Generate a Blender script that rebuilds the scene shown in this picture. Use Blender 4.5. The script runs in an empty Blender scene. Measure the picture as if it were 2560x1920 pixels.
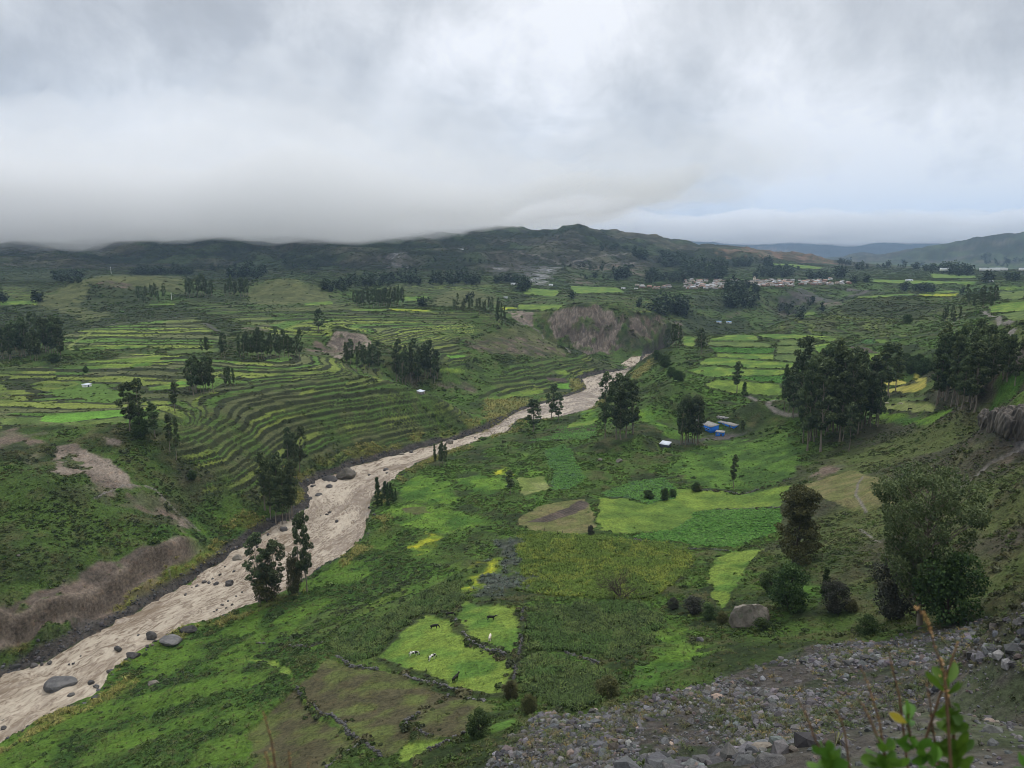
import bpy, bmesh, math, random, time
import numpy as np
T0 = time.time()
S = bpy.context.scene
# ------------------------------------------------------------------ camera, world, sun, exposure
CAMZ = 120.0
FPX = 1762.0
PITCH = math.radians(10.14)
CP, SP = math.cos(PITCH), math.sin(PITCH)
camd = bpy.data.cameras.new('camera')
cam = bpy.data.objects.new('camera', camd)
S.collection.objects.link(cam)
cam.location = (0, 0, CAMZ)
cam.rotation_euler = (math.radians(90) - PITCH, 0, 0)
camd.sensor_width = 36.0
camd.lens = 36.0 * FPX / 2560.0
camd.clip_start = 0.05
camd.clip_end = 60000
camd.dof.use_dof = True
camd.dof.focus_distance = 230
camd.dof.aperture_fstop = 6.5
S.camera = cam
S.view_settings.view_transform = 'Standard'
S.view_settings.look = 'None'
S.view_settings.exposure = 0.0
S.view_settings.gamma = 1.0
S.cycles.use_denoising = True
S.cycles.filter_width = 0.95
S.cycles.max_bounces = 9
S.cycles.diffuse_bounces = 2
S.cycles.glossy_bounces = 2
S.cycles.transmission_bounces = 2
S.cycles.transparent_max_bounces = 8
S.cycles.volume_bounces = 6
S.cycles.use_adaptive_sampling = True
S.cycles.adaptive_threshold = 0.02

SUN_EL, SUN_AZ = math.radians(58), math.radians(25)   # azimuth from +Y towards +X
sd = bpy.data.lights.new('sun', 'SUN')
sd.energy = 1.5
sd.angle = math.radians(12)
sd.color = (1.0, 0.96, 0.9)
so = bpy.data.objects.new('sun', sd)
S.collection.objects.link(so)
so.rotation_euler = (math.radians(90) - SUN_EL, 0, math.pi - SUN_AZ)

world = bpy.data.worlds.new("World")
S.world = world
world.use_nodes = True


class NT:
    """tiny helper to wire node trees"""
    def __init__(self, tree):
        self.t = tree
        tree.nodes.clear()

    def n(self, kind, inputs=None, **attrs):
        nd = self.t.nodes.new(kind)
        for k, v in attrs.items():
            setattr(nd, k, v)
        for k, v in (inputs or {}).items():
            if isinstance(v, bpy.types.NodeSocket):
                self.t.links.new(v, nd.inputs[k])
            else:
                nd.inputs[k].default_value = v
        return nd

    def math(self, op, a, b=0.0, c=None, clamp=False):
        i = {0: a, 1: b}
        if c is not None:
            i[2] = c
        return self.n('ShaderNodeMath', i, operation=op, use_clamp=clamp).outputs[0]

    def mix(self, f, a, b, mode='MIX'):
        nd = self.n('ShaderNodeMix', None, data_type='RGBA', blend_type=mode)
        for k, v in ((0, f), (6, a), (7, b)):
            if isinstance(v, bpy.types.NodeSocket):
                self.t.links.new(v, nd.inputs[k])
            else:
                nd.inputs[k].default_value = v if k == 0 else (tuple(v) + (1,))[:4]
        return nd.outputs[2]

    def ramp(self, f, stops):
        nd = self.n('ShaderNodeValToRGB', {0: f})
        cr = nd.color_ramp
        while len(cr.elements) < len(stops):
            cr.elements.new(0.5)
        for e, (p, c) in zip(cr.elements, stops):
            e.position = p
            e.color = (c, c, c, 1) if isinstance(c, (int, float)) else tuple(c) + (1,)
        return nd.outputs[0]

    def noise(self, vec, scale, detail=4, rough=0.55, dist=0.0):
        nd = self.n('ShaderNodeTexNoise', {'Scale': scale, 'Detail': detail, 'Roughness': rough, 'Distortion': dist})
        if vec is not None:
            self.t.links.new(vec, nd.inputs['Vector'])
        return nd.outputs[0]

    def mapr(self, v, a, b, c, d, smooth=True):
        nd = self.n('ShaderNodeMapRange', {0: v, 1: a, 2: b, 3: c, 4: d})
        if smooth:
            nd.interpolation_type = 'SMOOTHSTEP'
        return nd.outputs[0]


def pxdir(px, py):
    u, v = (px - 1280) / FPX, (960 - py) / FPX
    d = np.array([u, CP + v * SP, -SP + v * CP])
    return d / np.linalg.norm(d)


def build_world():
    w = NT(world.node_tree)
    geo = w.n('ShaderNodeTexCoord')
    D = geo.outputs['Generated']
    sep = w.n('ShaderNodeSeparateXYZ', {0: D})
    z = w.math('MAXIMUM', sep.outputs[2], 0.0)
    zz = w.math('ADD', z, 0.16)
    # cloud-ceiling coordinates: direction projected on a flat layer
    proj = w.n('ShaderNodeCombineXYZ', {0: w.math('DIVIDE', sep.outputs[0], zz), 1: w.math('DIVIDE', sep.outputs[1], zz), 2: 0.0}).outputs[0]
    n1 = w.noise(proj, 0.8, 6, 0.55, 0.35)
    n2 = w.noise(D, 3.6, 7, 0.56, 0.3)
    n3 = w.noise(D, 9.0, 8, 0.60, 0.4)
    val = w.math('ADD', w.math('MULTIPLY', n1, 0.28), w.math('MULTIPLY', n2, 0.42))
    val = w.math('ADD', val, w.math('MULTIPLY', n3, 0.30))
    # broad brighter and darker parts of the overcast, by compass direction
    warp = w.n('ShaderNodeVectorMath', {0: D, 1: w.n('ShaderNodeVectorMath', {0: w.n('ShaderNodeTexNoise', {'Vector': D, 'Scale': 3.5, 'Detail': 5.0, 'Roughness': 0.6}).outputs[1], 1: (0.5, 0.5, 0.5)}, operation='SUBTRACT').outputs[0]}, operation='MULTIPLY_ADD')
    # D + (noise-0.5)*0.3
    nz = w.n('ShaderNodeTexNoise', {'Vector': D, 'Scale': 3.5, 'Detail': 5.0, 'Roughness': 0.6}).outputs[1]
    off = w.n('ShaderNodeVectorMath', {0: nz, 1: (0.5, 0.5, 0.5)}, operation='SUBTRACT').outputs[0]
    wv = w.n('ShaderNodeVectorMath', {0: off, 1: (0.28, 0.28, 0.28), 2: D}, operation='MULTIPLY_ADD').outputs[0]
    w.t.nodes.remove(warp)
    for px, py, rad, amp in SKY_BLOBS:
        d = pxdir(px, py)
        dist = w.n('ShaderNodeVectorMath', {0: wv, 1: tuple(d)}, operation='DISTANCE').outputs['Value']
        b = w.mapr(dist, 0.0, rad, amp, 0.0)
        val = w.math('ADD', val, b)
    val = w.math('ADD', w.math('MULTIPLY', w.math('SUBTRACT', val, 0.52), 2.0), 0.56)
    col = w.ramp(val, [(0.15, (0.43, 0.44, 0.455)), (0.40, (0.56, 0.57, 0.59)), (0.56, (0.73, 0.74, 0.755)), (0.80, (1.05, 1.05, 1.07))])
    # low clear gap beyond the far range where the blue air shows
    sky = w.n('ShaderNodeTexSky', None, sky_type='NISHITA', sun_disc=False, sun_elevation=SUN_EL, sun_rotation=SUN_AZ)
    skyc = w.mix(1.0, sky.outputs[0], (0.12, 0.12, 0.12), 'MULTIPLY')
    mixc = w.mix(0.93, skyc, col)
    k = w.mapr(sep.outputs[2], 0.30, 0.95, 1.0, 2.3)
    mixc = w.mix(1.0, mixc, w.n('ShaderNodeCombineColor', {0: k, 1: k, 2: k}).outputs[0], 'MULTIPLY')
    bg = w.n('ShaderNodeBackground', {'Color': mixc, 'Strength': 1.0})
    out = w.n('ShaderNodeOutputWorld')
    w.t.links.new(bg.outputs[0], out.inputs[0])


#  px, py, radius, amount
SKY_BLOBS = [
    (1340, 190, 0.22, 0.09), (780, 70, 0.13, 0.11), (1500, 60, 0.28, 0.06), (1950, 120, 0.40, 0.03), (1120, 40, .12, .04),
    (870, 230, 0.12, -0.09), (430, 340, 0.26, -0.05), (100, 100, 0.32, -0.03), (40, 250, 0.16, -0.05), (1580, 350, 0.15, -0.08), (1300, 120, .05, -.06), (1120, 300, .10, -.03),
    (600, 60, .14, -.03), (350, 230, .12, .02), (300, 420, 0.25, 0.09), (850, 400, .22, .05), (1900, 500, 0.3, 0.05), (2300, 530, 0.25, 0.06), (2250, 300, 0.3, 0.03), (300, 560, .3, .05), (1000, 480, 0.3, 0.02), (2480, 150, .2, -.03), (1800, 60, .12, -.04),
]
build_world()

# ------------------------------------------------------------------ noise
def _hash(ix, iy, seed):
    h = (ix.astype(np.int64) * 374761393 + iy.astype(np.int64) * 668265263 + seed * 1274126177) & 0xFFFFFFFF
    h = ((h ^ (h >> 13)) * 1274126177) & 0xFFFFFFFF
    h = h ^ (h >> 16)
    return (h & 0xFFFFFF).astype(np.float32) / np.float32(0xFFFFFF)


def vn(x, y, seed=0):
    """value noise 0..1"""
    fx, fy = np.floor(x), np.floor(y)
    tx, ty = (x - fx).astype(np.float32), (y - fy).astype(np.float32)
    tx = tx * tx * (3 - 2 * tx)
    ty = ty * ty * (3 - 2 * ty)
    a = _hash(fx, fy, seed)
    b = _hash(fx + 1, fy, seed)
    c = _hash(fx, fy + 1, seed)
    d = _hash(fx + 1, fy + 1, seed)
    return (a + (b - a) * tx) * (1 - ty) + (c + (d - c) * tx) * ty


def fbm(x, y, octs=4, seed=0, gain=0.5):
    s, a, t = 0.0, 1.0, 0.0
    ca, sa = math.cos(0.6), math.sin(0.6)
    for o in range(octs):
        s = s + a * vn(x, y, seed + o * 17)
        t += a
        a *= gain
        x, y = (x * ca - y * sa) * 2.03 + 5.1, (x * sa + y * ca) * 2.03 - 3.7
    return s / t


def sstep(a, b, x):
    t = np.clip((x - a) / (b - a), 0, 1)
    return t * t * (3 - 2 * t)


# ------------------------------------------------------------------ pixel of the photograph -> place in the valley
def ray(px, py):
    u, v = (px - 1280) / FPX, (960 - py) / FPX
    return u, CP + v * SP, -SP + v * CP


def at_z(px, py, z):
    dx, dy, dz = ray(px, py)
    t = (z - CAMZ) / dz
    return dx * t, dy * t, z


def at_d(px, py, dist):
    dx, dy, dz = ray(px, py)
    t = dist / dy
    return dx * t, dist, CAMZ + dz * t


# river banks (z=0.3 at the water), seen in the photograph
LB = [(0, 1693), (111, 1646), (194, 1604), (300, 1549), (355, 1521), (410, 1488), (477, 1455), (543, 1410), (582, 1383), (654, 1333), (732, 1294),
      (776, 1261), (768, 1216), (804, 1194), (860, 1180), (883, 1166), (1000, 1136), (1088, 1111), (1160, 1094), (1225, 1072), (1297, 1028), (1332, 1016), (1394, 999), (1456, 979),
      (1468, 968), (1453, 948), (1511, 933), (1600, 921)]
RB = [(0, 1851), (83, 1804), (166, 1768), (233, 1738), (266, 1688), (322, 1638), (388, 1605), (477, 1560), (532, 1543), (627, 1510), (682, 1488),
      (700, 1482), (783, 1427), (866, 1383), (900, 1349), (916, 1311), (922, 1272), (938, 1233), (1000, 1183), (1044, 1158), (1110, 1130), (1200, 1100),
      (1255, 1090), (1297, 1050), (1355, 1049), (1425, 1038), (1472, 1026), (1500, 1000), (1545, 962), (1580, 944), (1632, 930)]


def wz(x, y):
    return 0.25 + np.maximum(y - 100, 0) * 0.001


LBW = [(-185, -300), (-170, 0), (-168, 100)] + [at_z(a, b, 0.6)[:2] for a, b in LB] + [(165, 870), (250, 965), (345, 1050), (420, 1095), (560, 1110), (760, 1090), (1000, 1160), (1400, 1200)]
RBW = [(-150, -300), (-138, 0), (-136, 100)] + [at_z(a, b, 0.6)[:2] for a, b in RB] + [(205, 850), (280, 930), (370, 1010), (440, 1055), (560, 1070), (760, 1050), (1000, 1120), (1400, 1160)]
RIVPOLY = np.array(LBW + RBW[::-1])


def poly_dist(x, y, poly, closed=True):
    """distance to a polyline"""
    best = np.full(x.shape, 1e9, dtype=np.float32)
    n = len(poly)
    for i in range(n if closed else n - 1):
        ax, ay = poly[i][:2]
        bx, by = poly[(i + 1) % n][:2]
        vx, vy = bx - ax, by - ay
        L = vx * vx + vy * vy + 1e-9
        t = np.clip(((x - ax) * vx + (y - ay) * vy) / L, 0, 1)
        dx, dy = x - (ax + t * vx), y - (ay + t * vy)
        np.minimum(best, (dx * dx + dy * dy).astype(np.float32), out=best)
    return np.sqrt(best)


def inside(x, y, poly):
    r = np.zeros(x.shape, dtype=bool)
    n = len(poly)
    for i in range(n):
        ax, ay = poly[i][:2]
        bx, by = poly[(i + 1) % n][:2]
        if ay == by:
            continue
        c = (ay > y) != (by > y)
        r ^= c & (x < (bx - ax) * (y - ay) / (by - ay) + ax)
    return r


# ------------------------------------------------------------------ terrain control points
# (px, py, z) seen points with a height above the river; (px, py, 'd', metres) seen points with a distance; W = plain world points
CZ = """1280,1919,52 1100,1919,46 900,1919,40 700,1919,34 500,1919,27 250,1919,19 0,1919,11 1500,1919,58 1800,1919,66 2100,1919,73 2400,1919,79 2560,1919,82
2560,1800,79 2300,1750,70 2000,1750,62 1700,1750,54 1400,1800,49 2560,1650,72 2250,1620,60 1950,1620,51 1700,1680,48 2560,1540,66 2300,1560,56 2000,1590,45 1700,1600,36
1850,1500,34 1500,1700,40 1300,1780,40 1250,1700,33 1100,1800,38 1150,1600,27 1000,1600,22 1200,1720,31 1250,1520,25 950,1640,21 850,1700,25 950,1800,33 1000,1850,38
700,1850,27 800,1660,21 650,1800,22 600,1700,13 400,1800,12 200,1900,13 300,1750,5 500,1650,6 700,1560,7 700,1650,12 100,1880,9 900,1480,9 800,1500,6 1000,1400,9 950,1300,4
1050,1250,4 1100,1180,5 1200,1250,8 1200,1350,11 1100,1480,14 1200,1450,16 1350,1480,22 1450,1350,19 1600,1400,22 1400,1270,12 1500,1200,11 1300,1150,8 1400,1100,9
1500,1080,8 1350,1070,4 1250,1075,6 1600,1300,16 1750,1280,17 1900,1260,19 1950,1350,24 1750,1400,24 1900,1420,32 2050,1400,38 2000,1500,40 2150,1500,45
1700,1180,14 1850,1130,16 1950,1180,20 1750,1110,14 1650,1130,11 1560,1130,13 1620,1058,20 1600,1090,20 1665,1120,14 1555,1060,11 1700,1060,13 1800,1075,15 1880,1080,17
1500,1040,8 1550,1000,8 1590,985,12 1600,945,20 1690,955,33 1750,975,33 1900,995,33 2000,1000,34 1830,1015,24 1750,1020,20 1900,1040,20 1600,905,22 1650,880,34
1750,850,42 1900,850,45 2100,850,48 2100,950,36 2000,900,40 1800,920,36 2200,1000,36 2250,950,38 2350,950,44 2150,1040,33 1700,838,42 1900,835,45 2050,828,50
2200,800,55 2000,790,52 2300,760,66 2150,745,68 2300,742,70 2450,740,78 2560,740,84 2400,850,62 2300,900,50 2500,800,85 2560,850,88 2560,960,80 2430,1000,58 2560,1060,70
2450,1060,55 2450,1130,52 2560,1150,60 2250,1100,38 2100,1150,30 2000,1250,28 2100,1350,38 2250,1250,42 2400,1300,54 2560,1300,64 2560,1450,64 2400,1450,55 2250,1480,48 2200,1200,37
2560,700,80 2300,700,75 2100,705,72 2560,672,92 2300,678,82 2100,672,84 1950,690,72 1500,718,61 1700,712,62 1900,705,64 2080,700,66
0,880,47 150,880,47 300,880,47 450,880,47 600,880,47 -300,880,47 0,840,51.5 150,840,51.5 300,840,51.5 450,840,51.5 600,845,51 -300,840,51.5 0,800,56 150,800,56 300,800,56 450,800,56 600,820,53 -300,800,56 0,765,62 200,770,61 450,770,61 600,790,57 850,822,56 780,830,54 850,885,38 950,880,43
800,775,58 1000,775,58 1230,775,58 1250,790,56 900,820,50 1000,850,45 1000,900,36 1100,900,33 1150,950,16 1050,980,10 1200,850,38 1350,840,35 1450,880,20 1500,905,8
1300,900,22 1250,950,12 1400,940,6 1350,980,3 1200,1000,6 1150,1040,3 0,1065,44 150,1060,44 330,1085,42 450,1050,42 450,1000,40.5 0,1010,41 300,1015,41 0,945,40.5 150,945,40.5 300,945,40.5 450,940,41 0,912,43.5 300,912,43.5
550,940,41 700,900,46 850,920,42 1000,960,35 1100,1000,24 1230,1045,8 1100,1060,9 900,1050,20 1000,1100,6 800,1150,8 700,1000,36 700,1100,20 600,1050,34 550,1150,28 650,1200,14
500,1250,16 600,1300,7 350,1180,32 200,1150,36 250,1300,22 400,1350,13 100,1400,19 0,1300,28 0,1500,14 250,1478,15 430,1400,9 430,1465,2.5 250,1560,3 0,1650,3 0,1580,10.5 120,1535,13 370,1430,13 500,1385,10 560,1350,9 60,1620,3 350,1510,2.5 180,1590,3 500,1430,2
200,1500,14 300,1470,14 -300,1500,30 -300,1100,48 -300,930,42 -300,1750,8 2800,1919,95 2800,1500,85 2800,1200,85 2800,1000,90 2900,800,100 130,1200,37"""
CD = """2480,575,4800 2560,570,4700 2700,565,4500 3000,560,4500 2400,625,4500 2350,663,4200 2450,668,3600 2560,668,3400 2700,668,3200 2200,655,6000 2000,655,6000 2200,642,9000 2200,600,11500
2000,600,11500 1850,600,11500 2400,600,10500 2600,600,10500 1600,600,11000 2000,642,9000 1450,554,2500 1500,575,2450 1550,586,2450 1620,580,2900 1700,590,3000 1800,600,2900 1900,612,2700
1960,618,2600 2030,635,2500 2100,655,2400 2150,662,2400 1500,690,1750 1700,680,1900 1600,650,2100 1500,620,2150 1400,620,2100 1300,640,1900 1400,700,1550 1300,700,1500 1300,600,2250
1200,600,2250 1100,640,1900 1000,600,2250 900,640,1900 800,600,2200 700,640,1900 600,600,2200 500,640,1850 400,600,2150 200,600,2100 0,600,2100 0,640,1700 200,650,1700 200,700,1350
0,505,2900 400,500,2900 800,505,2900 1180,556,2750 1380,574,2550 -500,505,2900 0,565,2400 400,562,2400 800,566,2400 1150,570,2400 -400,600,2000 -300,700,1200 1000,705,1450 800,700,1400 600,705,1350 400,702,1350 0,700,1300
270,688,1000 200,700,980 400,693,1050 480,702,1080 100,740,950 350,730,950 560,745,950 270,760,900 720,693,1050 640,735,1000 800,735,1020 600,755,960 720,730,990 860,750,1000
1180,727,1150 1060,750,1100 1300,750,1120 1180,760,1020 1450,885,865 1550,885,865 1650,872,890 1380,870,880 1370,778,905 1450,766,908 1550,766,908 1650,780,930 1750,800,960 1800,830,900
1500,750,1080 1400,740,1150 1600,745,1100 1700,770,1100 1330,800,985 1960,725,1350 1960,800,1270 2080,740,1350 2100,770,1200 1750,740,1250 1700,800,1050 1850,800,1120 1800,760,1200
1900,740,1280 1400,720,1400 1200,715,1400 -800,560,3000 1700,640,2300 1850,650,2300 1950,668,2200 2900,700,1300 2900,680,2500"""
CW = """0,0,118.45 -1,1.2,118.3 1.2,1.6,118.25 -3,3,115.6 3,4,114.6 -12,10,106 12,14,105 -3,-2,118.5 -14,-12,118.6 14,-10,118.7 0,-30,119 30,-40,122 -40,-60,112 -40,0,88 -40,40,70 40,0,121 45,40,95
0,30,94 20,30,99 -20,25,86 -80,0,45 -80,60,34 -110,-60,20 -120,60,9 -110,110,9 -60,90,30 -200,60,28 -230,140,42 -300,0,50 -400,200,55 -220,-100,34 -200,-300,25 -600,400,70 -900,800,90
80,-80,135 150,0,140 200,-200,150 100,50,115 300,200,125 60,70,95 0,-300,140 300,-400,160 -400,-300,70 -100,-300,60 600,500,110 1000,1000,100 700,1500,72 1100,1600,78 1500,2500,85 2500,2500,100
700,1220,55 1000,1320,70 500,960,58 800,950,90 1200,900,110 1400,5200,110 3000,6000,200 4000,9000,150 1200,3800,90 300,4200,180 -500,4500,330 -2000,4500,380 -4000,3000,400 -4000,0,500 -2500,1500,250 -1500,500,150
-2000,-2000,400 0,-2500,400 2500,-2500,400 4000,0,500 2500,1000,250 -6000,9000,500 -2000,12000,500 2000,14500,420 7000,14500,480 9000,9000,480 9000,3000,600 -9000,2000,900 -7000,-6000,900 7000,-7000,900 0,-9000,900"""


def control_points():
    pts = []
    for s in CZ.split():
        a, b, c = map(float, s.split(','))
        pts.append(at_z(a, b, c))
    for s in CD.split():
        a, b, c = map(float, s.split(','))
        pts.append(at_d(a, b, c))
    for s in CW.split():
        pts.append(tuple(map(float, s.split(','))))
    for side in (LBW, RBW):
        for p in side:
            pts.append((p[0], p[1], 1.0 + 0.001 * max(p[1], 0)))
    out = []
    for p in pts:
        if all((p[0] - q[0]) ** 2 + (p[1] - q[1]) ** 2 > 4 for q in out) or math.hypot(p[0], p[1]) < 6:
            out.append(p)
    return np.array(out)


CPTS = control_points()


def rbf_fit(P):
    n = len(P)
    X = P[:, :2]
    D = np.sqrt(((X[:, None] - X[None]) ** 2).sum(-1))
    A = np.zeros((n + 3, n + 3))
    A[:n, :n] = -D - np.eye(n) * 0.3
    A[:n, n] = 1
    A[:n, n + 1:] = X / 1000
    A[n, :n] = 1
    A[n + 1:, :n] = X.T / 1000
    b = np.zeros(n + 3)
    b[:n] = P[:, 2]
    return np.linalg.solve(A, b)


RW = rbf_fit(CPTS)


def rbf(x, y):
    out = np.empty(x.size)
    xf, yf = x.ravel(), y.ravel()
    n = len(CPTS)
    for s in range(0, x.size, 20000):
        a, b = xf[s:s + 20000, None], yf[s:s + 20000, None]
        d = np.sqrt((a - CPTS[None, :, 0]) ** 2 + (b - CPTS[None, :, 1]) ** 2)
        out[s:s + 20000] = -d @ RW[:n] + RW[n] + a[:, 0] / 1000 * RW[n + 1] + b[:, 0] / 1000 * RW[n + 2]
    return out.reshape(x.shape)


# coarse log-polar table of the base height (angle 0 = +Y, clockwise)
CR = np.exp(np.linspace(math.log(0.5), math.log(17000), 900))
CA = np.concatenate([np.linspace(-math.pi, -0.95, 40)[:-1], np.linspace(-0.95, 0.95, 640), np.linspace(0.95, math.pi, 40)[1:]])
gR, gA = np.meshgrid(CR, CA, indexing='ij')
HB = rbf(gR * np.sin(gA), gR * np.cos(gA))
# soften the kinks of the interpolation, not the steep banks
def blur(a, k):
    for _ in range(k):
        b = a.copy()
        b[1:-1] = (a[:-2] + 2 * a[1:-1] + a[2:]) / 4
        a = b.copy()
        a[:, 1:-1] = (b[:, :-2] + 2 * b[:, 1:-1] + b[:, 2:]) / 4
    return a
HB = blur(HB, 2)
HB[:, 0] = HB[:, -1] = (HB[:, 0] + HB[:, -1]) / 2


def hbase(x, y):
    r = np.hypot(x, y)
    a = np.arctan2(x, y)
    fi = np.clip((np.log(np.maximum(r, 0.5)) - math.log(0.5)) / (math.log(17000) - math.log(0.5)) * (len(CR) - 1), 0, len(CR) - 1.001)
    fj = np.clip(np.interp(a, CA, np.arange(len(CA))), 0, len(CA) - 1.001)
    i, j = fi.astype(int), fj.astype(int)
    u, v = fi - i, fj - j
    return (HB[i, j] * (1 - u) + HB[i + 1, j] * u) * (1 - v) + (HB[i, j + 1] * (1 - u) + HB[i + 1, j + 1] * u) * v


def hit(px, py, far=14000):
    """where the line of sight through a pixel of the photograph first meets the ground"""
    px, py = np.atleast_1d(np.asarray(px, float)), np.atleast_1d(np.asarray(py, float))
    dx, dy, dz = ray(px, py)
    t = np.full(px.shape, 15.0)
    done = np.zeros(px.shape, bool)
    lo = t.copy()
    while not done.all() and t.min() < far:
        lo = np.where(done, lo, t)
        t = np.where(done, t, t * 1.006 + 0.1)
        below = CAMZ + dz * t < hbase(dx * t, dy * t)
        done |= below | (t > far)
    hi = t
    for _ in range(14):
        m = (lo + hi) / 2
        b = CAMZ + dz * m < hbase(dx * m, dy * m)
        hi = np.where(b, m, hi)
        lo = np.where(b, lo, m)
    x, y = dx * hi, dy * hi
    return np.stack([x, y, hbase(x, y)], -1)
print('base terrain', round(time.time() - T0, 1))
# ------------------------------------------------------------------ land use, outlined on the ground
# palette: (colour a, colour b, noise scale m, shrubs per 100 m2, crop)
PAL = {
    'meadow': ((.135, .195, .034), (.068, .135, .024), 9, .05, None),
    'rough': ((.085, .160, .028), (.045, .090, .020), 8, 2.2, None),
    'lush': ((.115, .205, .028), (.052, .115, .020), 12, .9, None),
    'lime': ((.130, .190, .032), (.080, .135, .025), 10, .2, None),
    'vivid': ((.115, .250, .035), (.090, .200, .028), 15, 0, None),
    'alfalfa': ((.058, .155, .020), (.040, .115, .015), 4, 0, 'low'),
    'potato': ((.065, .130, .050), (.045, .095, .038), 3, .1, 'low'),
    'olive': ((.105, .145, .038), (.070, .108, .030), 8, .1, None),
    'pale': ((.185, .210, .075), (.120, .160, .040), 7, .2, None),
    'fallow': ((.082, .100, .030), (.066, .060, .032), 5, .15, None),
    'corn': ((.060, .090, .022), (.045, .070, .020), 5, 0, 'cornd'),
    'cornyel': ((.110, .145, .022), (.080, .115, .020), 6, 0, 'corny'),
    'yellow': ((.300, .310, .022), (.150, .220, .024), 4, 0, None),
    'straw': ((.290, .260, .060), (.230, .230, .050), 6, 0, None),
    'dry': ((.135, .125, .055), (.105, .115, .040), 5, .1, None),
    'soil': ((.085, .068, .055), (.060, .050, .042), 3, 0, None),
    'browncrop': ((.060, .055, .030), (.045, .050, .025), 3, 0, 'low'),
    'agave': ((.062, .066, .056), (.045, .055, .036), 3, 1.5, 'agave'),
    'bare': ((.200, .166, .134), (.135, .110, .088), 9, .15, None),
    'baremix': ((.130, .100, .078), (.070, .080, .040), 7, 1.0, None),
    'cliff': ((.130, .100, .080), (.075, .062, .050), 5, .5, None),
    'grey': ((.090, .080, .075), (.045, .052, .040), 14, .6, None),
    'white': ((.300, .300, .300), (.120, .125, .120), 10, 0, None),
    'orange': ((.150, .090, .060), (.100, .080, .050), 30, .1, None),
    'rock': ((.075, .070, .068), (.045, .043, .042), 4, .3, None),
    'scree': ((.080, .072, .064), (.048, .058, .034), 4, 2.0, 'stone'),
    'gravel': ((.078, .072, .062), (.055, .068, .036), 3, .4, 'pebble'),
    'dirt': ((.170, .155, .140), (.130, .120, .105), 5, 0, None),
    'scrub': ((.040, .054, .020), (.022, .033, .013), 10, 22, None),
    'hill': ((.095, .105, .042), (.058, .070, .026), 12, 3, None),
    'reed': ((.170, .160, .050), (.100, .120, .035), 4, 1.0, 'tuft'),
}
TR = {'A': (2.572, 0, 540), 'B': (2.572, 850, 540), 'C': (2.572, 1700, 540), 'D': (1.803, 0, 1000), 'E': (1.803, 700, 1000), 'F': (2.37, 1450, 900),
      'G': (2.37, 1860, 900), 'H': (2.572, 1700, 1400), 'K': (3.456, 0, 1500), 'L': (3.456, 600, 1500), 'M': (3.456, 1200, 1500), 'N': (3.191, 1900, 1400),
      'O': (3.456, 1000, 1050), 'P': (1, 0, 0)}
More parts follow.
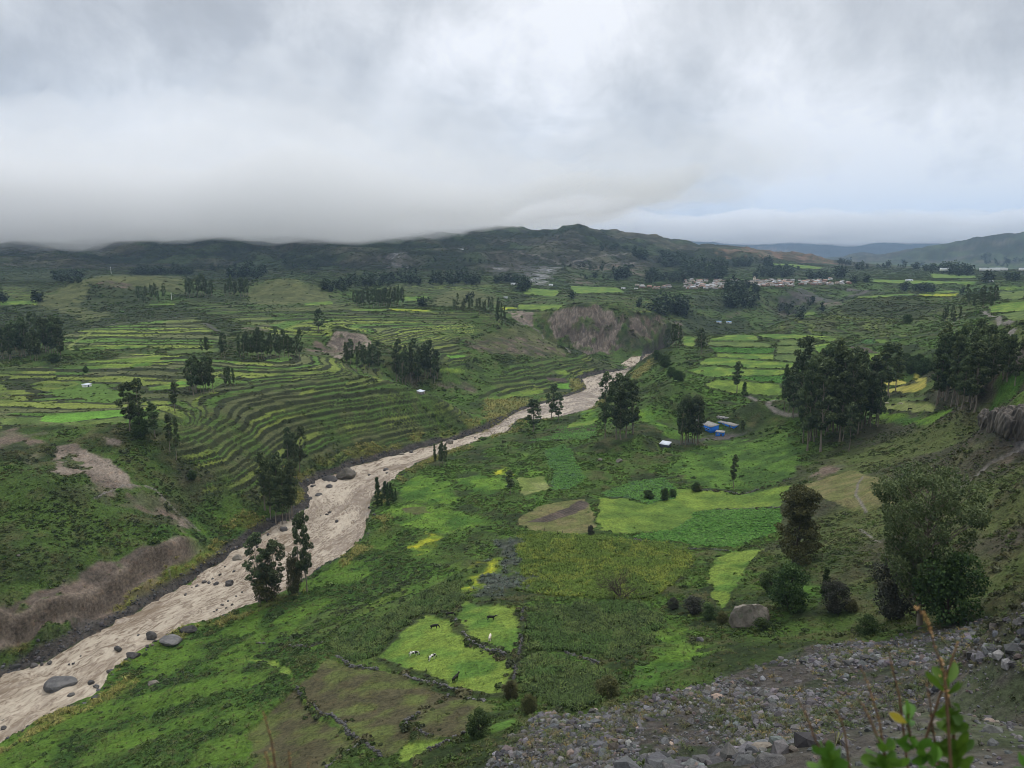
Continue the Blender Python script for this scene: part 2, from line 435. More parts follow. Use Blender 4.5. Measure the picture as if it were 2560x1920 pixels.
# one line each: class, edge hedge (1/0), crop of the photograph, outline
FIELDS = """
baremix 0 B 1480,270 1560,250 1700,255 1900,260 2010,400 1900,380 1800,350 1640,330 1500,330
grey 0 B 900,290 1000,270 1250,250 1420,290 1300,450 1180,450 1000,380
grey 0 B 300,230 420,200 440,300 330,320
white 0 B 1290,320 1370,300 1400,310 1350,370 1310,440 1220,440 1210,395 1270,370
white 0 B 985,300 1050,295 1060,330 1000,325
white 0 B 330,230 400,210 380,290
baremix 0 B 1490,370 1560,380 1620,440 1500,440
scrub 0 A -100,300 600,340 1200,340 1700,392 2212,425 2212,490 1990,430 1850,392 1700,418 1450,505 1190,375 740,365 600,375 420,440 280,505 150,460 -100,450
scrub 0 A -100,590 200,560 420,560 560,690 880,585 1250,600 1560,700 1500,770 1250,650 620,720 400,765 -100,740
scrub 0 A 1180,500 1560,520 1560,560 1280,560
hill 0 A 280,520 420,450 600,388 740,377 1190,388 1200,420 1170,500 900,470 860,560 720,640 560,680 480,640 300,600 200,560
hill 0 A 1560,510 1700,430 1850,398 2000,440 2150,500 2100,560 1650,575
hill 0 A 1680,610 1800,582 2000,590 2212,560 2212,600 1900,612
hill 0 B 580,540 700,480 850,478 980,510 1040,560 900,580 600,580
hill 0 B 860,800 1000,740 1100,690 1230,720 1420,860 1480,890 1200,900 950,900
scrub 0 A 600,430 860,450 1000,480 940,600 700,640 480,570
scrub 0 A 150,290 420,330 420,440 330,400
scrub 0 C 1080,560 1500,540 1760,560 1560,640 1300,650 1000,640
scrub 0 C 20,500 280,520 400,600 300,640 100,560
scrub 0 C 0,620 250,650 560,740 480,760 180,770 0,700
orange 0 C 230,215 310,180 500,180 620,195 880,235 1010,275 900,268 640,240 560,270 440,250 300,245
grey 0 C 640,480 780,465 860,500 990,550 1050,560 930,580 800,610 700,640 640,660 630,590
baremix 0 C 620,610 660,595 700,640 660,665
baremix 0 C 890,560 1040,550 1050,575 930,585
grey 0 C 1060,465 1220,480 1180,500 1090,520
baremix 0 C 290,650 400,615 390,630 330,655
meadow 0 C 590,295 740,300 920,325 900,342 760,330 600,310
lime 0 C 740,640 870,615 885,630 780,642
lime 0 C 30,300 140,265 340,320 260,325 120,300
meadow 1 C 1230,408 1500,415 1900,425 1900,440 1500,438 1240,425
meadow 0 C 1600,370 1900,385 1900,400 1620,400
meadow 1 C 1130,515 1500,500 1520,515 1150,525
yellow 0 C 1530,505 1660,498 1790,502 1780,517 1560,517
lime 0 C 1520,492 1870,470 1870,485 1700,495
lime 0 C 2030,460 2212,450 2212,470 2040,480
meadow 1 C 1970,570 2100,545 2260,535 2260,610 2000,620
olive 1 C 2040,635 2260,615 2260,710 2120,690 2060,655
olive 1 C 2030,490 2212,480 2260,520 2060,535
meadow 0 C 20,790 90,795 95,845 20,840
meadow 1 C 200,790 370,760 480,770 520,800 180,805
olive 1 C 180,810 560,815 600,845 180,840
alfalfa 1 C 190,850 610,850 600,880 540,890 230,880
meadow 1 C 230,890 600,890 605,925 240,912
meadow 1 C 150,930 240,915 750,945 740,980 120,975
meadow 1 C 40,1010 150,985 700,990 690,1022 240,1040 100,1030
alfalfa 0 C 230,1045 690,1025 680,1050 640,1078 400,1050
lime 1 C 160,1080 230,1055 640,1082 670,1152 500,1150 300,1140 180,1110
olive 1 C 620,840 830,835 850,880 620,885
olive 1 C 610,895 850,890 950,900 760,940 610,930
olive 1 C 640,800 820,800 850,830 620,830
lime 1 C 870,785 1010,785 1010,805 950,810
meadow 1 C 860,830 980,815 1060,820 1060,850 880,885
potato 1 C 1190,800 1240,800 1260,830 1150,830
lime 1 C 1250,800 1330,800 1340,820 1265,825
soil 0 C 1080,845 1200,850 1270,880 1170,882
lime 0 C 1190,890 1310,880 1320,905 1260,980 1200,930
meadow 0 C 470,765 600,760 900,770 1000,780 700,790 560,785
straw 0 C 1500,1020 1545,1025 1590,1080 1570,1110 1480,1148 1250,1148 1290,1125 1440,1110 1530,1080 1500,1050
straw 0 C 1290,1065 1400,1050 1470,1080 1450,1095 1300,1085
meadow 0 C 1170,1095 1290,1090 1290,1120 1200,1140
pale 1 C 1190,1235 1320,1202 1640,1200 1650,1262 1500,1262 1240,1262
olive 1 C 1230,1190 1600,1165 1610,1188 1250,1212
lush 0 C 2080,1040 2260,1020 2260,1150 2100,1200 1990,1190
lush 0 C 1990,1230 2212,1180 2150,1160
lush 0 C 1120,1280 1400,1290 1640,1270 1780,1230 1700,1290 1560,1337 1300,1337
lime 0 A 510,940 1040,905 1030,930 980,945 700,945
meadow 0 A 545,990 560,965 960,945 980,965 790,975
vivid 0 A 270,1285 780,1250 795,1285 400,1330 270,1322
olive 0 A 0,1300 260,1300 260,1335 0,1345
olive 0 A 400,1335 790,1292 800,1330 430,1345
meadow 0 A 960,1105 1190,1080 1205,1100 950,1125
vivid 0 A 1100,1075 1180,1062 1200,1080 1110,1090
meadow 0 A 500,850 920,835 960,845 520,862
olive 0 A 1050,870 1400,850 1400,875 1100,885
meadow 0 A 960,565 1120,562 1120,575 960,572
meadow 0 A 0,550 240,545 240,572 0,570
meadow 0 A 1960,560 2130,550 2140,568 1960,575
yellow 0 B 310,595 590,605 590,616 330,607
lime 0 B 60,600 300,598 300,612 80,612
yellow 0 B 1040,587 1140,590 1130,602 1040,602
lime 0 B 1150,568 1450,570 1400,598 1150,600
meadow 0 B 410,520 560,515 540,545 420,545
meadow 0 B 1180,460 1420,480 1380,520 1180,500
vivid 0 B 690,895 810,900 800,914 700,914
lime 0 B 640,978 800,980 800,1002 640,1002
lime 0 B 1380,1012 1440,1000 1480,1022 1400,1032
vivid 0 B 1400,1085 1470,1080 1480,1112 1400,1112
soil 0 B 1330,1050 1450,1050 1460,1075 1340,1070
lime 0 B 925,1182 1100,1150 1300,1120 1310,1138 1100,1172 950,1197
meadow 0 B 1480,450 1780,460 1830,490 1500,500
bare 0 B 1320,680 1380,610 1470,590 1560,592 1640,575 1740,592 1790,680 1830,690 1770,760 1812,820 1730,892 1680,860 1600,892 1500,830 1460,760 1380,782 1370,720
baremix 0 B 1780,640 1950,650 2100,660 2212,680 2212,800 2100,830 1950,800 1880,740
bare 0 B 1850,650 1930,660 1990,760 1940,750 1880,700
bare 0 B 1060,612 1230,618 1250,700 1160,680
bare 0 B -30,745 40,742 150,760 200,800 190,850 100,870 0,920 -60,900 -90,820
baremix 0 A 1950,850 2040,790 2100,830 2200,850 2212,900 2000,890
baremix 0 A 1560,720 1740,700 1720,740 1600,760
baremix 0 A 640,410 860,440 850,480 720,470 620,440
baremix 0 B 620,1060 720,1055 850,1080 860,1140 740,1110 620,1100
baremix 0 B 820,820 1000,780 1250,760 1400,860 1450,900 1300,900 1000,900 830,860
reed 0 B 930,1180 1100,1180 1230,1170 1130,1260 1060,1320 950,1337 920,1300
reed 0 B 1480,1050 1560,1050 1590,1110 1520,1150
reed 0 B 1880,1020 1990,940 2010,990 1900,1070
reed 0 O 600,100 760,60 880,-20 960,0 830,90 700,130
bare 0 D 245,210 330,200 420,235 500,260 560,330 620,392 440,402 380,330 300,350 250,330
baremix 0 D 380,410 620,395 700,405 780,500 890,575 870,605 780,600 700,520 560,500 440,470
bare 0 D 780,530 820,530 890,590 800,600
baremix 0 D 130,210 190,240 180,320 140,270
baremix 0 D -60,120 170,150 150,230 -60,260
bare 0 D 470,165 560,190 540,212 480,200
cliff 0 D -100,1040 0,1010 150,960 370,880 500,790 600,745 700,740 795,825 700,860 560,880 430,960 300,985 150,1065 0,1115 -100,1140
bare 0 E 965,150 1000,115 1035,115 1040,130 990,162
meadow 1 E 425,1165 640,970 700,970 760,985 800,1010 830,1060 870,1105 950,1130 1010,1165 1060,1172 1040,1230 1000,1332 930,1335 780,1290 600,1225
meadow 1 E 820,900 900,925 1060,945 1085,1000 1080,1100 1060,1165 1000,1140 870,1080 820,1040 790,985
fallow 0 E 85,1290 230,1160 330,1210 480,1220 600,1270 750,1330 690,1390 600,1440 570,1470 600,1530 540,1590 470,1610 360,1540 250,1440 150,1370
fallow 0 L 30,1220 200,1020 480,770 560,850 620,950 800,1080 950,1150 1040,1230 900,1330 750,1452 700,1600 200,1600 130,1452
fallow 0 L 1450,1060 1800,830 2100,870 2212,940 1980,1100 1900,1170 1650,1200 1560,1150
meadow 0 L 0,520 300,520 480,640 470,660 350,640 200,540
meadow 0 L 1480,1230 1900,1190 1650,1300 1400,1400 1340,1380
meadow 0 L 2100,1180 2212,1060 2400,1000 2400,1060
corn 0 E 230,1110 420,1010 640,880 800,800 850,850 830,900 760,960 640,965 540,1030 425,1160 330,1195 260,1150
corn 0 M 420,80 900,40 1350,30 1600,180 1500,330 1380,430 1150,560 850,470 620,450 380,440 380,300
corn 0 M 350,560 620,470 900,600 1200,700 1000,900 830,960 520,900 340,800
lush 0 M 1250,650 1400,620 1550,400 1500,330 1650,250 1900,450 1700,700 1500,720 1250,760
cornyel 0 P 1296,1333 1365,1333 1499,1344 1560,1352 1650,1360 1715,1372 1737,1398 1712,1436 1652,1486 1620,1500 1500,1500 1430,1495 1380,1490 1290,1480 1310,1420 1290,1370
lime 0 F 450,800 560,760 990,790 1240,745 1200,830 1190,880 800,885 700,900 620,960 560,1000 300,1035 130,1010 100,940 110,820 270,820 400,860
rough 0 F 530,640 620,540 800,500 960,460 1000,500 1200,450 1300,500 1350,600 1300,650 1180,740 1000,790 860,775 700,760 600,690
alfalfa 0 F 290,1045 560,1010 700,900 850,890 1180,880 1190,950 1160,1020 900,1112 640,1090 450,1070
potato 0 F 125,790 290,730 500,700 560,760 560,820 500,830 400,850 290,815 150,810
meadow 0 F 780,1200 900,1130 1080,1130 950,1280 900,1400 850,1480 760,1400
lush 0 F 1180,1290 1420,1320 1430,1390 1350,1400 1200,1350
lush 0 F 320,330 420,310 500,380 470,430 380,380
lush 0 F 470,420 640,410 640,460 520,470
lush 0 F 0,300 90,290 100,360 0,390
grey 0 F 480,480 600,470 980,430 990,450 800,480 600,500
dry 0 O 1010,860 1200,740 1600,680 1630,760 1680,830 1680,920 1640,970 1400,985 1130,950 1010,900
soil 0 O 1100,880 1250,830 1440,760 1540,700 1620,700 1600,770 1440,840 1260,885
potato 0 O 1250,260 1420,215 1510,320 1540,420 1400,470 1290,400
potato 0 O 1330,440 1540,430 1600,500 1480,600 1300,610
yellow 0 O 765,460 860,415 940,480 860,495
lime 0 O 1030,300 1110,280 1100,330
yellow 0 O 90,1080 200,1060 270,960 330,1020 180,1140
yellow 0 E 835,865 860,830 920,730 950,722 945,790 885,862
pale 0 O 1000,500 1250,490 1280,600 1060,650
browncrop 0 O 1290,170 1330,110 1420,75 1700,40 1680,140 1600,180
browncrop 0 O 1250,75 1480,45 1490,62 1300,100
browncrop 0 O 1100,182 1300,140 1270,187
meadow 0 O 1480,30 1700,10 1700,38 1440,70
lush 0 O 0,530 130,480 320,500 420,560 470,620 440,720 280,740 150,710 0,700
lush 0 O 480,520 700,490 900,520 860,620 700,630 500,560
lush 0 O 0,850 150,800 380,810 480,780 800,870 780,920 400,930 180,880
lush 0 O 1040,400 1270,460 1200,480 1020,430
lush 0 O 1060,670 1230,660 1200,700 1080,700
lush 0 E 450,480 700,480 900,560 760,600 560,560
fallow 0 E 545,490 650,480 680,510 600,520
agave 0 O 870,1040 930,1010 1000,1070 1060,1100 1000,1220 1010,1300 1100,1400 1050,1500 880,1540 760,1560 690,1452 800,1280 820,1150
scree 0 P 1230,1919 1262,1850 1400,1790 1550,1762 1690,1715 1800,1690 1900,1650 2050,1612 2200,1595 2350,1572 2450,1556 2560,1530 2720,1490 2800,1700 2700,2300 1600,2500 1230,2100
gravel 0 P 2080,1919 2200,1800 2330,1745 2400,1650 2560,1620 2720,1640 2800,2000 2500,2300 2100,2300
rock 0 G 1405,340 1540,310 1680,270 1680,530 1520,510 1490,420 1410,400
baremix 0 G 450,650 560,600 640,610 560,650 400,720
dry 0 G 350,740 640,650 800,700 900,850 700,900 450,820
baremix 0 G 1250,760 1450,620 1560,560 1500,640 1320,760
dirt 0 P 700,840 705,838 705,842
"""
# tracks: class, width m, crop, line
ROADS = """
dirt 3.2 C 1100,1300 690,1292 620,1275 565,1240 545,1205 450,1165 420,1160
dirt 4.0 C 545,1200 600,1190 670,1200 720,1205
dirt 3.5 C 1940,600 1985,635 2010,655 2050,665 2100,690 2120,700
dirt 3.5 C 2140,740 2120,775 2112,800 2100,840
dirt 4.0 C 2150,915 2180,928 2240,945
dirt 2.0 A 600,715 790,690 1030,665 1250,640
dirt 1.6 A 1320,690 1380,730 1450,770
grey 5.0 A 1320,690 1380,730 1450,770
dirt 7.0 B 1440,240 1560,222 1700,215 1830,205 1880,190 1910,180
dirt 7.0 B 1100,180 1300,205 1440,235
dirt 6.0 B 1450,235 1560,245 1700,260 1900,262
dirt 2.0 B 1060,650 1200,690 1300,760 1480,880
dirt 0.8 G 705,690 670,740 665,800 700,860 720,900
dirt 0.8 G 690,1000 760,1060 810,1090
dirt 1.2 G 1659,520 1450,620 1300,740 1200,800
dirt 0.7 D 430,470 500,410 560,380 700,400 790,500 900,590
dirt 0.7 D 700,740 760,760 800,830
dirt 0.8 C 1590,760 1760,680 1830,630 1940,590
pale 3.0 A 470,860 440,850 470,820 600,740
"""
# terraced ground: outline, strength
TERR = """
1.0 A -200,1000 100,960 420,980 900,880 1250,900 1700,930 1960,890 2212,930 2400,960 2600,1080 2700,1150 2900,1230 3100,1290 3130,1310 2900,1337 2212,1337 1300,1337 1050,1310 800,1345 -200,1350
0.9 D 760,60 1551,0 1800,0 2100,60 1900,200 1551,290 1440,310 1380,330 1260,430 1050,450 880,380 820,250
0.9 B -20,640 400,615 900,620 1060,650 1040,700 880,760 780,860 830,900 800,1010 640,1000 620,900 450,860 250,820 150,740 -20,720
0.9 B 1130,930 1500,900 1900,960 1560,1060 1480,1110 1300,1180 1060,1240 920,1200 870,1150 940,1080 1050,1000
0.9 A 0,330 330,330 390,430 280,520 230,580 0,570
0.8 A 1560,480 1800,450 2100,470 2300,560 2400,620 2200,700 2100,790 1850,800 1700,740 1560,680 1250,600 1180,540
0.8 A 400,720 1250,640 1450,800 1280,870 900,840 560,850 400,830
0.8 B 280,440 700,410 1000,440 1000,520 560,510 400,560 300,560
0.8 B 1200,520 1560,500 1950,520 2212,610 2200,650 1900,630 1700,590 1500,560 1250,570
0.7 C 600,680 1050,570 1530,530 1850,520 1800,640 1580,740 1450,780 1000,790 600,760
0.6 C 440,560 600,640 620,700 500,680
0.5 E 60,1000 700,780 950,600 900,820 560,900 200,1120 0,1120
"""


def outline(tr, s, dens=True):
    k, ox, oy = TR[tr]
    pts = [tuple(map(float, q.split(','))) for q in s]
    pts = [(a / k + ox, b / k + oy) for a, b in pts]
    if dens:     # extra points so that an outline follows the relief
        out = []
        for i, p in enumerate(pts):
            q = pts[(i + 1) % len(pts)]
            out.append(p)
            out.append(((p[0] + q[0]) / 2, (p[1] + q[1]) / 2))
        pts = out
    return pts


def to_world(plist):
    flat = np.array([p for pl in plist for p in pl])
    h = hit(flat[:, 0], flat[:, 1])
    res, i = [], 0
    for pl in plist:
        res.append(h[i:i + len(pl)])
        i += len(pl)
    return res


_fs = [l.split() for l in FIELDS.strip().splitlines()]
_fw = to_world([outline(l[2], l[3:]) for l in _fs])
FW = [(l[0], l[1] == '1', w) for l, w in zip(_fs, _fw)]
_rs = [l.split() for l in ROADS.strip().splitlines()]
RDW = [(l[0], float(l[1]), w) for l, w in zip(_rs, to_world([outline(l[2], l[3:], False) for l in _rs]))]
_ts = [l.split() for l in TERR.strip().splitlines()]
TW = [(float(l[0]), w) for l, w in zip(_ts, to_world([outline(l[1], l[2:]) for l in _ts]))]
print('outlines', round(time.time() - T0, 1))

# ------------------------------------------------------------------ ground mesh grid
FA = 0.86
NA = 1180
ang = np.concatenate([np.linspace(-math.pi, -FA, 60)[:-1], np.linspace(-FA, FA, NA), np.linspace(FA, math.pi, 60)[1:-1]])
rad = np.concatenate([np.exp(np.linspace(math.log(0.35), math.log(28), 70))[:-1], np.exp(np.linspace(math.log(28), math.log(55), 150))[:-1], np.exp(np.linspace(math.log(55), math.log(1250), 1100))[:-1],
                      np.exp(np.linspace(math.log(1250), math.log(3600), 260))[:-1], np.exp(np.linspace(math.log(3600), math.log(15500), 90))])
R, A = np.meshgrid(rad, ang, indexing='ij')
X = R * np.sin(A)
Y = R * np.cos(A)
NRr, NAa = X.shape


def sub_mask(poly, soft):
    """0..1 inside a world outline with a soft edge; evaluated only near it"""
    lo, hi_ = poly[:, :2].min(0) - soft - 1, poly[:, :2].max(0) + soft + 1
    sel = (X > lo[0]) & (X < hi_[0]) & (Y > lo[1]) & (Y < hi_[1])
    idx = np.nonzero(sel)
    x, y = X[idx], Y[idx]
    # ragged outline
    wx = x + (vn(x / 5, y / 5, 91) - 0.5) * (soft * 1.6 + .8) + (vn(x / 1.7, y / 1.7, 93) - .5) * .9
    wy = y + (vn(x / 5, y / 5, 92) - 0.5) * (soft * 1.6 + .8) + (vn(x / 1.7, y / 1.7, 94) - .5) * .9
    ins = inside(wx, wy, poly)
    d = poly_dist(wx, wy, poly)
    sd_ = np.where(ins, d, -d)
    return idx, sd_


Z = hbase(X, Y)
eps = 1.5
GX = (hbase(X + eps, Y) - hbase(X - eps, Y)) / (2 * eps)
GY = (hbase(X, Y + eps) - hbase(X, Y - eps)) / (2 * eps)
SL0 = np.hypot(GX, GY)
# land-use arrays
COL = np.zeros(X.shape + (3,), np.float32)
SHR = np.zeros(X.shape, np.float32)      # shrubs per m2
CROP = {k: np.zeros(X.shape, np.float32) for k in ('cornd', 'corny', 'low', 'agave', 'stone', 'tuft', 'pebble')}
FLAT = np.zeros(X.shape, np.float32)     # cultivated: keep smooth
HEDGE = np.zeros(X.shape, np.float32)
BARE = np.zeros(X.shape, np.float32)

n_big = fbm(X / 90, Y / 90, 4, 3)
n_mid = fbm(X / 22, Y / 22, 4, 11)
n_sml = fbm(X / 5, Y / 5, 3, 23)
n_pat = fbm(X / 11, Y / 11, 3, 31)
dist0 = np.hypot(X, Y)
far = sstep(1000, 1700, dist0)

# wild hillside
g1 = np.array((.054, .092, .020)); g2 = np.array((.026, .040, .014)); g3 = np.array((.082, .080, .035)); g4 = np.array((.070, .140, .020)); br = np.array((.078, .066, .050))
t = sstep(0.35, 0.65, n_mid)[..., None]
COL[:] = g1 * (1 - t) + g2 * t
t = (sstep(0.5, 0.72, n_sml * 0.6 + n_big * 0.4) * 0.7)[..., None]
COL[:] = COL * (1 - t) + g3 * t
lush = sstep(0.55, 0.25, SL0) * sstep(0.42, 0.6, n_pat) * (X > -70) * sstep(700, 500, Y)
t = (lush * 0.8)[..., None]
COL[:] = COL * (1 - t) + g4 * t
steep = sstep(0.55, 1.1, SL0) * sstep(0.4, 0.62, n_pat * 0.5 + n_mid * 0.5)
t = (steep * 0.8)[..., None]
COL[:] = COL * (1 - t) + br * t
# the open slope on the right: tussock grass with bare brown ground between
rs = sstep(60, 110, X) * sstep(420, 330, Y) * sstep(0.25, 0.4, SL0)
t = (rs * 0.55)[..., None]
c = np.array((.100, .108, .042)) * (1 - sstep(.42, .62, n_mid))[..., None] + np.array((.072, .066, .046)) * sstep(.42, .62, n_mid)[..., None]
COL[:] = COL * (1 - t) + c * t
# lower green hillside above the near river bank
ls = sstep(-10, -50, X) * (X > -135) * sstep(330, 250, Y)
t = (ls * 0.8)[..., None]
c = np.array((.036, .082, .016)) * sstep(.35, .6, n_pat)[..., None] + np.array((.088, .165, .022)) * (1 - sstep(.35, .6, n_pat))[..., None]
COL[:] = COL * (1 - t) + c * t
# far mountains: dull, darker, gully shade put into the colour, paler scree in places
mt = far * sstep(68, 110, Z)
t = (mt * 0.85)[..., None]
mn = fbm(X / 160, Y / 160, 5, 77)
c = np.array((.036, .052, .022)) * (1 - sstep(.42, .62, mn))[..., None] + np.array((.072, .066, .045)) * sstep(.42, .62, mn)[..., None]
c = c * (1 - 0.5 * sstep(.55, .75, fbm(X / 60, Y / 60, 3, 78)))[..., None]
g3_ = 1 - np.abs(2 * fbm(X / 90, Y / 150, 4, 109) - 1)
c = c * (1.35 - 1.1 * sstep(.45, .9, g3_))[..., None] + np.array((.05, .043, .036)) * (sstep(.86, .95, g3_) * sstep(.5, .6, mn))[..., None]
COL[:] = COL * (1 - t) + c * t
t = (sstep(6500, 8000, dist0))[..., None]
COL[:] = COL * (1 - t) + np.array((.014, .018, .014)) * t
SHR[:] = 0.12 + 0.22 * sstep(0.35, 0.65, n_pat)
SHR *= np.where((X > 60) & (Y < 420), 0.9, 1.0)

# broad folds of the valley sides
fold = (fbm(X / 130, Y / 130, 3, 303) - .5) * 11 * sstep(.08, .3, SL0) * sstep(330, 480, dist0) * sstep(1500, 1200, dist0)
fold *= 1 - np.exp(-(np.maximum(Z, 0) / 9.0) ** 2)
Z = Z + fold
# terraces
TM = np.zeros(X.shape, np.float32)
for s, w in TW:
    idx, d_ = sub_mask(w, 6)
    TM[idx] = np.maximum(TM[idx], s * sstep(-3, 6, d_))
TM *= (X < -20) | (Y > 400) | (X < 0)
TM *= 0.6 + 0.4 * sstep(.30, .46, fbm(X / 32, Y / 32, 3, 48) + .12 * (SL0 < .15))
wob = (fbm(X / 60, Y / 60, 3, 41) - 0.5) * (0.8 + 5 * sstep(.08, .35, SL0)) + (fbm(X / 14, Y / 14, 2, 43) - 0.5) * (0.35 + 0.8 * sstep(.08, .35, SL0))
zq = Z + wob
zq = zq + np.floor(4.99 * vn(X / 75, Y / 75, 47)) * (0.25 + 0.4 * sstep(.08, .35, SL0))
q = np.where(zq < 39, zq / 2.3, 39 / 2.3 + (zq - 39) / 0.95)
sgap = np.where(zq < 39, 2.3, 0.95)
q = q + 0.24 * np.sin(q * 1.9 + 3 * vn(X / 120, Y / 120, 53))
fl = np.floor(q)
fr = q - fl
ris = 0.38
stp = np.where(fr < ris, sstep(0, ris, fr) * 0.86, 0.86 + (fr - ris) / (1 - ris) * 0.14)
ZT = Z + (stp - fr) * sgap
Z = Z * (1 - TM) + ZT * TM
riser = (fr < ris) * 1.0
cell = _hash(fl, np.floor(X / 55 + fl * 0.37 + 1.2 * vn(X / 40, Y / 40, 5)), 7)
cell2 = _hash(fl, np.floor(X / 55 + fl * 0.37), 9)
tread = np.array([(.070, .125, .024), (.115, .150, .030), (.085, .105, .032), (.055, .105, .020), (.130, .165, .035), (.075, .085, .035)])
tc = tread[(cell * 5.99).astype(int)]
bright = sstep(38, 48, Z) * (Y < 760) * (X < -40)
tc = tc * (0.98 + 0.6 * bright)[..., None]
mixn = sstep(0.3, 0.6, n_mid + 0.30 * bright)[..., None]
tc = tc * mixn + COL * (1 - mixn)
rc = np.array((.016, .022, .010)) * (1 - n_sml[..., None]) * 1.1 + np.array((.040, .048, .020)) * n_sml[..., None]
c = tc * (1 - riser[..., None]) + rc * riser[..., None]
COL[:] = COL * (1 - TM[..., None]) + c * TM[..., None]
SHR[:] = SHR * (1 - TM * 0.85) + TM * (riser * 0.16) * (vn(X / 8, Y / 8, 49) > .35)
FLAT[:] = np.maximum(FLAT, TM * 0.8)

# fields
for cls, edge, w in FW:
    a, b, sc, sh, crop = PAL[cls]
    big = np.ptp(w[:, 1]) if len(w) else 1
    soft = 1.6 if cls in ('bare', 'cliff') else 5.0 if cls in ('baremix', 'grey', 'white', 'orange', 'rock', 'lush', 'rough', 'reed', 'scree', 'gravel', 'agave', 'hill', 'scrub', 'yellow') else 0.9
    if w[:, 1].mean() > 1400:
        soft *= 5
    elif w[:, 1].mean() > 800 and cls in ('hill', 'scrub'):
        soft *= 4
    idx, d_ = sub_mask(w, soft)
    m = sstep(-soft * 0.5, soft * 0.5, d_)
    x, y = X[idx], Y[idx]
    nn = fbm(x / sc, y / sc, 3, hash(cls) % 97 if False else sum(map(ord, cls)))
    t = sstep(.32, .66, nn)[:, None]
    c = np.array(a) * (1 - t) + np.array(b) * t
    if cls in ('bare', 'baremix', 'grey', 'white', 'orange', 'cliff', 'rock', 'agave'):
        hole = sstep(.50, .60, fbm(x / 7, y / 7, 3, 71)) if cls not in ('bare', 'cliff') else sstep(.60, .70, fbm(x / 6, y / 6, 3, 71))
        if w[:, 1].mean() > 1200:
            hole = sstep(.45, .6, fbm(x / 30, y / 30, 3, 71))
        m = m * (1 - 0.85 * hole)
        BARE[idx] = np.maximum(BARE[idx], m)
    if cls in ('soil', 'potato', 'browncrop', 'alfalfa'):
        dirx = w[0, 0] - w[2, 0]
        diry = w[0, 1] - w[2, 1]
        L = math.hypot(dirx, diry) + 1e-6
        row = 0.5 + 0.5 * np.sin((x * diry - y * dirx) / L * 2 * math.pi / 1.9)
        c = c * (0.72 + 0.45 * row)[:, None]
    COL[idx] = COL[idx] * (1 - m[:, None]) + c * m[:, None]
    SHR[idx] = SHR[idx] * (1 - m) + m * sh / 100
    for k in CROP:
        CROP[k][idx] *= (1 - m)
    if crop:
        CROP[crop][idx] = np.maximum(CROP[crop][idx], m)
    if cls not in ('bare', 'baremix', 'grey', 'white', 'orange', 'cliff', 'rock', 'scree', 'lush', 'rough', 'reed', 'agave', 'hill', 'scrub'):
        FLAT[idx] = np.maximum(FLAT[idx], m)
    if edge:
        e = sstep(1.6, 0.5, np.abs(d_ + 0.4)) * (0.35 + 0.65 * (vn(x / 6, y / 6, 19) > 0.3))
        HEDGE[idx] = np.maximum(HEDGE[idx], e)
t = (HEDGE * 0.8)[..., None]
COL[:] = COL * (1 - t) + np.array((.034, .042, .020)) * t
Z += HEDGE * 0.35
SHR = np.maximum(SHR, HEDGE * 0.35)

for cls, wd, w in RDW:
    a, b, sc, sh, crop = PAL[cls]
    lo, hi_ = w[:, :2].min(0) - 12, w[:, :2].max(0) + 12
    idx = np.nonzero((X > lo[0]) & (X < hi_[0]) & (Y > lo[1]) & (Y < hi_[1]))
    x, y = X[idx], Y[idx]
    d_ = poly_dist(x + (vn(x / 9, y / 9, 3) - .5) * wd * .5, y + (vn(x / 9, y / 9, 4) - .5) * wd * .5, w, closed=False)
    m = sstep(wd * 0.62, wd * 0.4, d_) * 0.9
    t = vn(x / sc, y / sc, 8)[:, None]
    c = np.array(a) * (1 - t) + np.array(b) * t
    COL[idx] = COL[idx] * (1 - m[:, None]) + c * m[:, None]
    SHR[idx] *= (1 - m)
    FLAT[idx] = np.maximum(FLAT[idx], m)

# relief: bumps on wild ground, runnels on bare slopes, gullies on the mountains
wild = 1 - np.clip(FLAT, 0, 1)
near_amp = sstep(8, 60, dist0)
Z += wild * near_amp * ((n_mid - .5) * 3.0 * sstep(0.05, 0.4, SL0) + (n_sml - .5) * 0.9)
FN = near_amp * (fbm(X / 1.6, Y / 1.6, 2, 61) - .5) * (0.12 + 0.28 * wild)
Z += FN
FN += wild * near_amp * (n_sml - .5) * 0.9
up = np.stack([GX, GY], -1) / (SL0[..., None] + 1e-6)
side = X * -up[..., 1] + Y * up[..., 0]
run = 1 - np.abs(2 * fbm(side / 9.0, (X * up[..., 0] + Y * up[..., 1]) / 60.0, 3, 88) - 1)
COL *= (1 - BARE * (SL0 > .25) * (.42 * sstep(.6, .88, run) * sstep(280, 450, dist0)))[..., None]  # shade of the carved runnels put into the ground colour
steepm = sstep(0.3, 0.8, SL0) * sstep(1700, 1200, dist0)
Z -= (BARE * 0.8 + 0.2 * wild) * steepm * (run - 0.4) * np.where(dist0 > 600, 7.0, 3.2) * sstep(280, 450, dist0)
gul = 1 - np.abs(2 * fbm(X / 260 + n_big, Y / 420, 4, 99) - 1)
g2_ = 1 - np.abs(2 * fbm(X / 90, Y / 150, 4, 109) - 1)
Z -= mt * (g2_ - .5) * 16 * sstep(80, 130, Z)
Z -= mt * (gul - 0.45) * 48 * sstep(80, 130, Z)
Z += far * sstep(.05, .2, SL0) * (fbm(X / 40, Y / 40, 3, 101) - .5) * 8

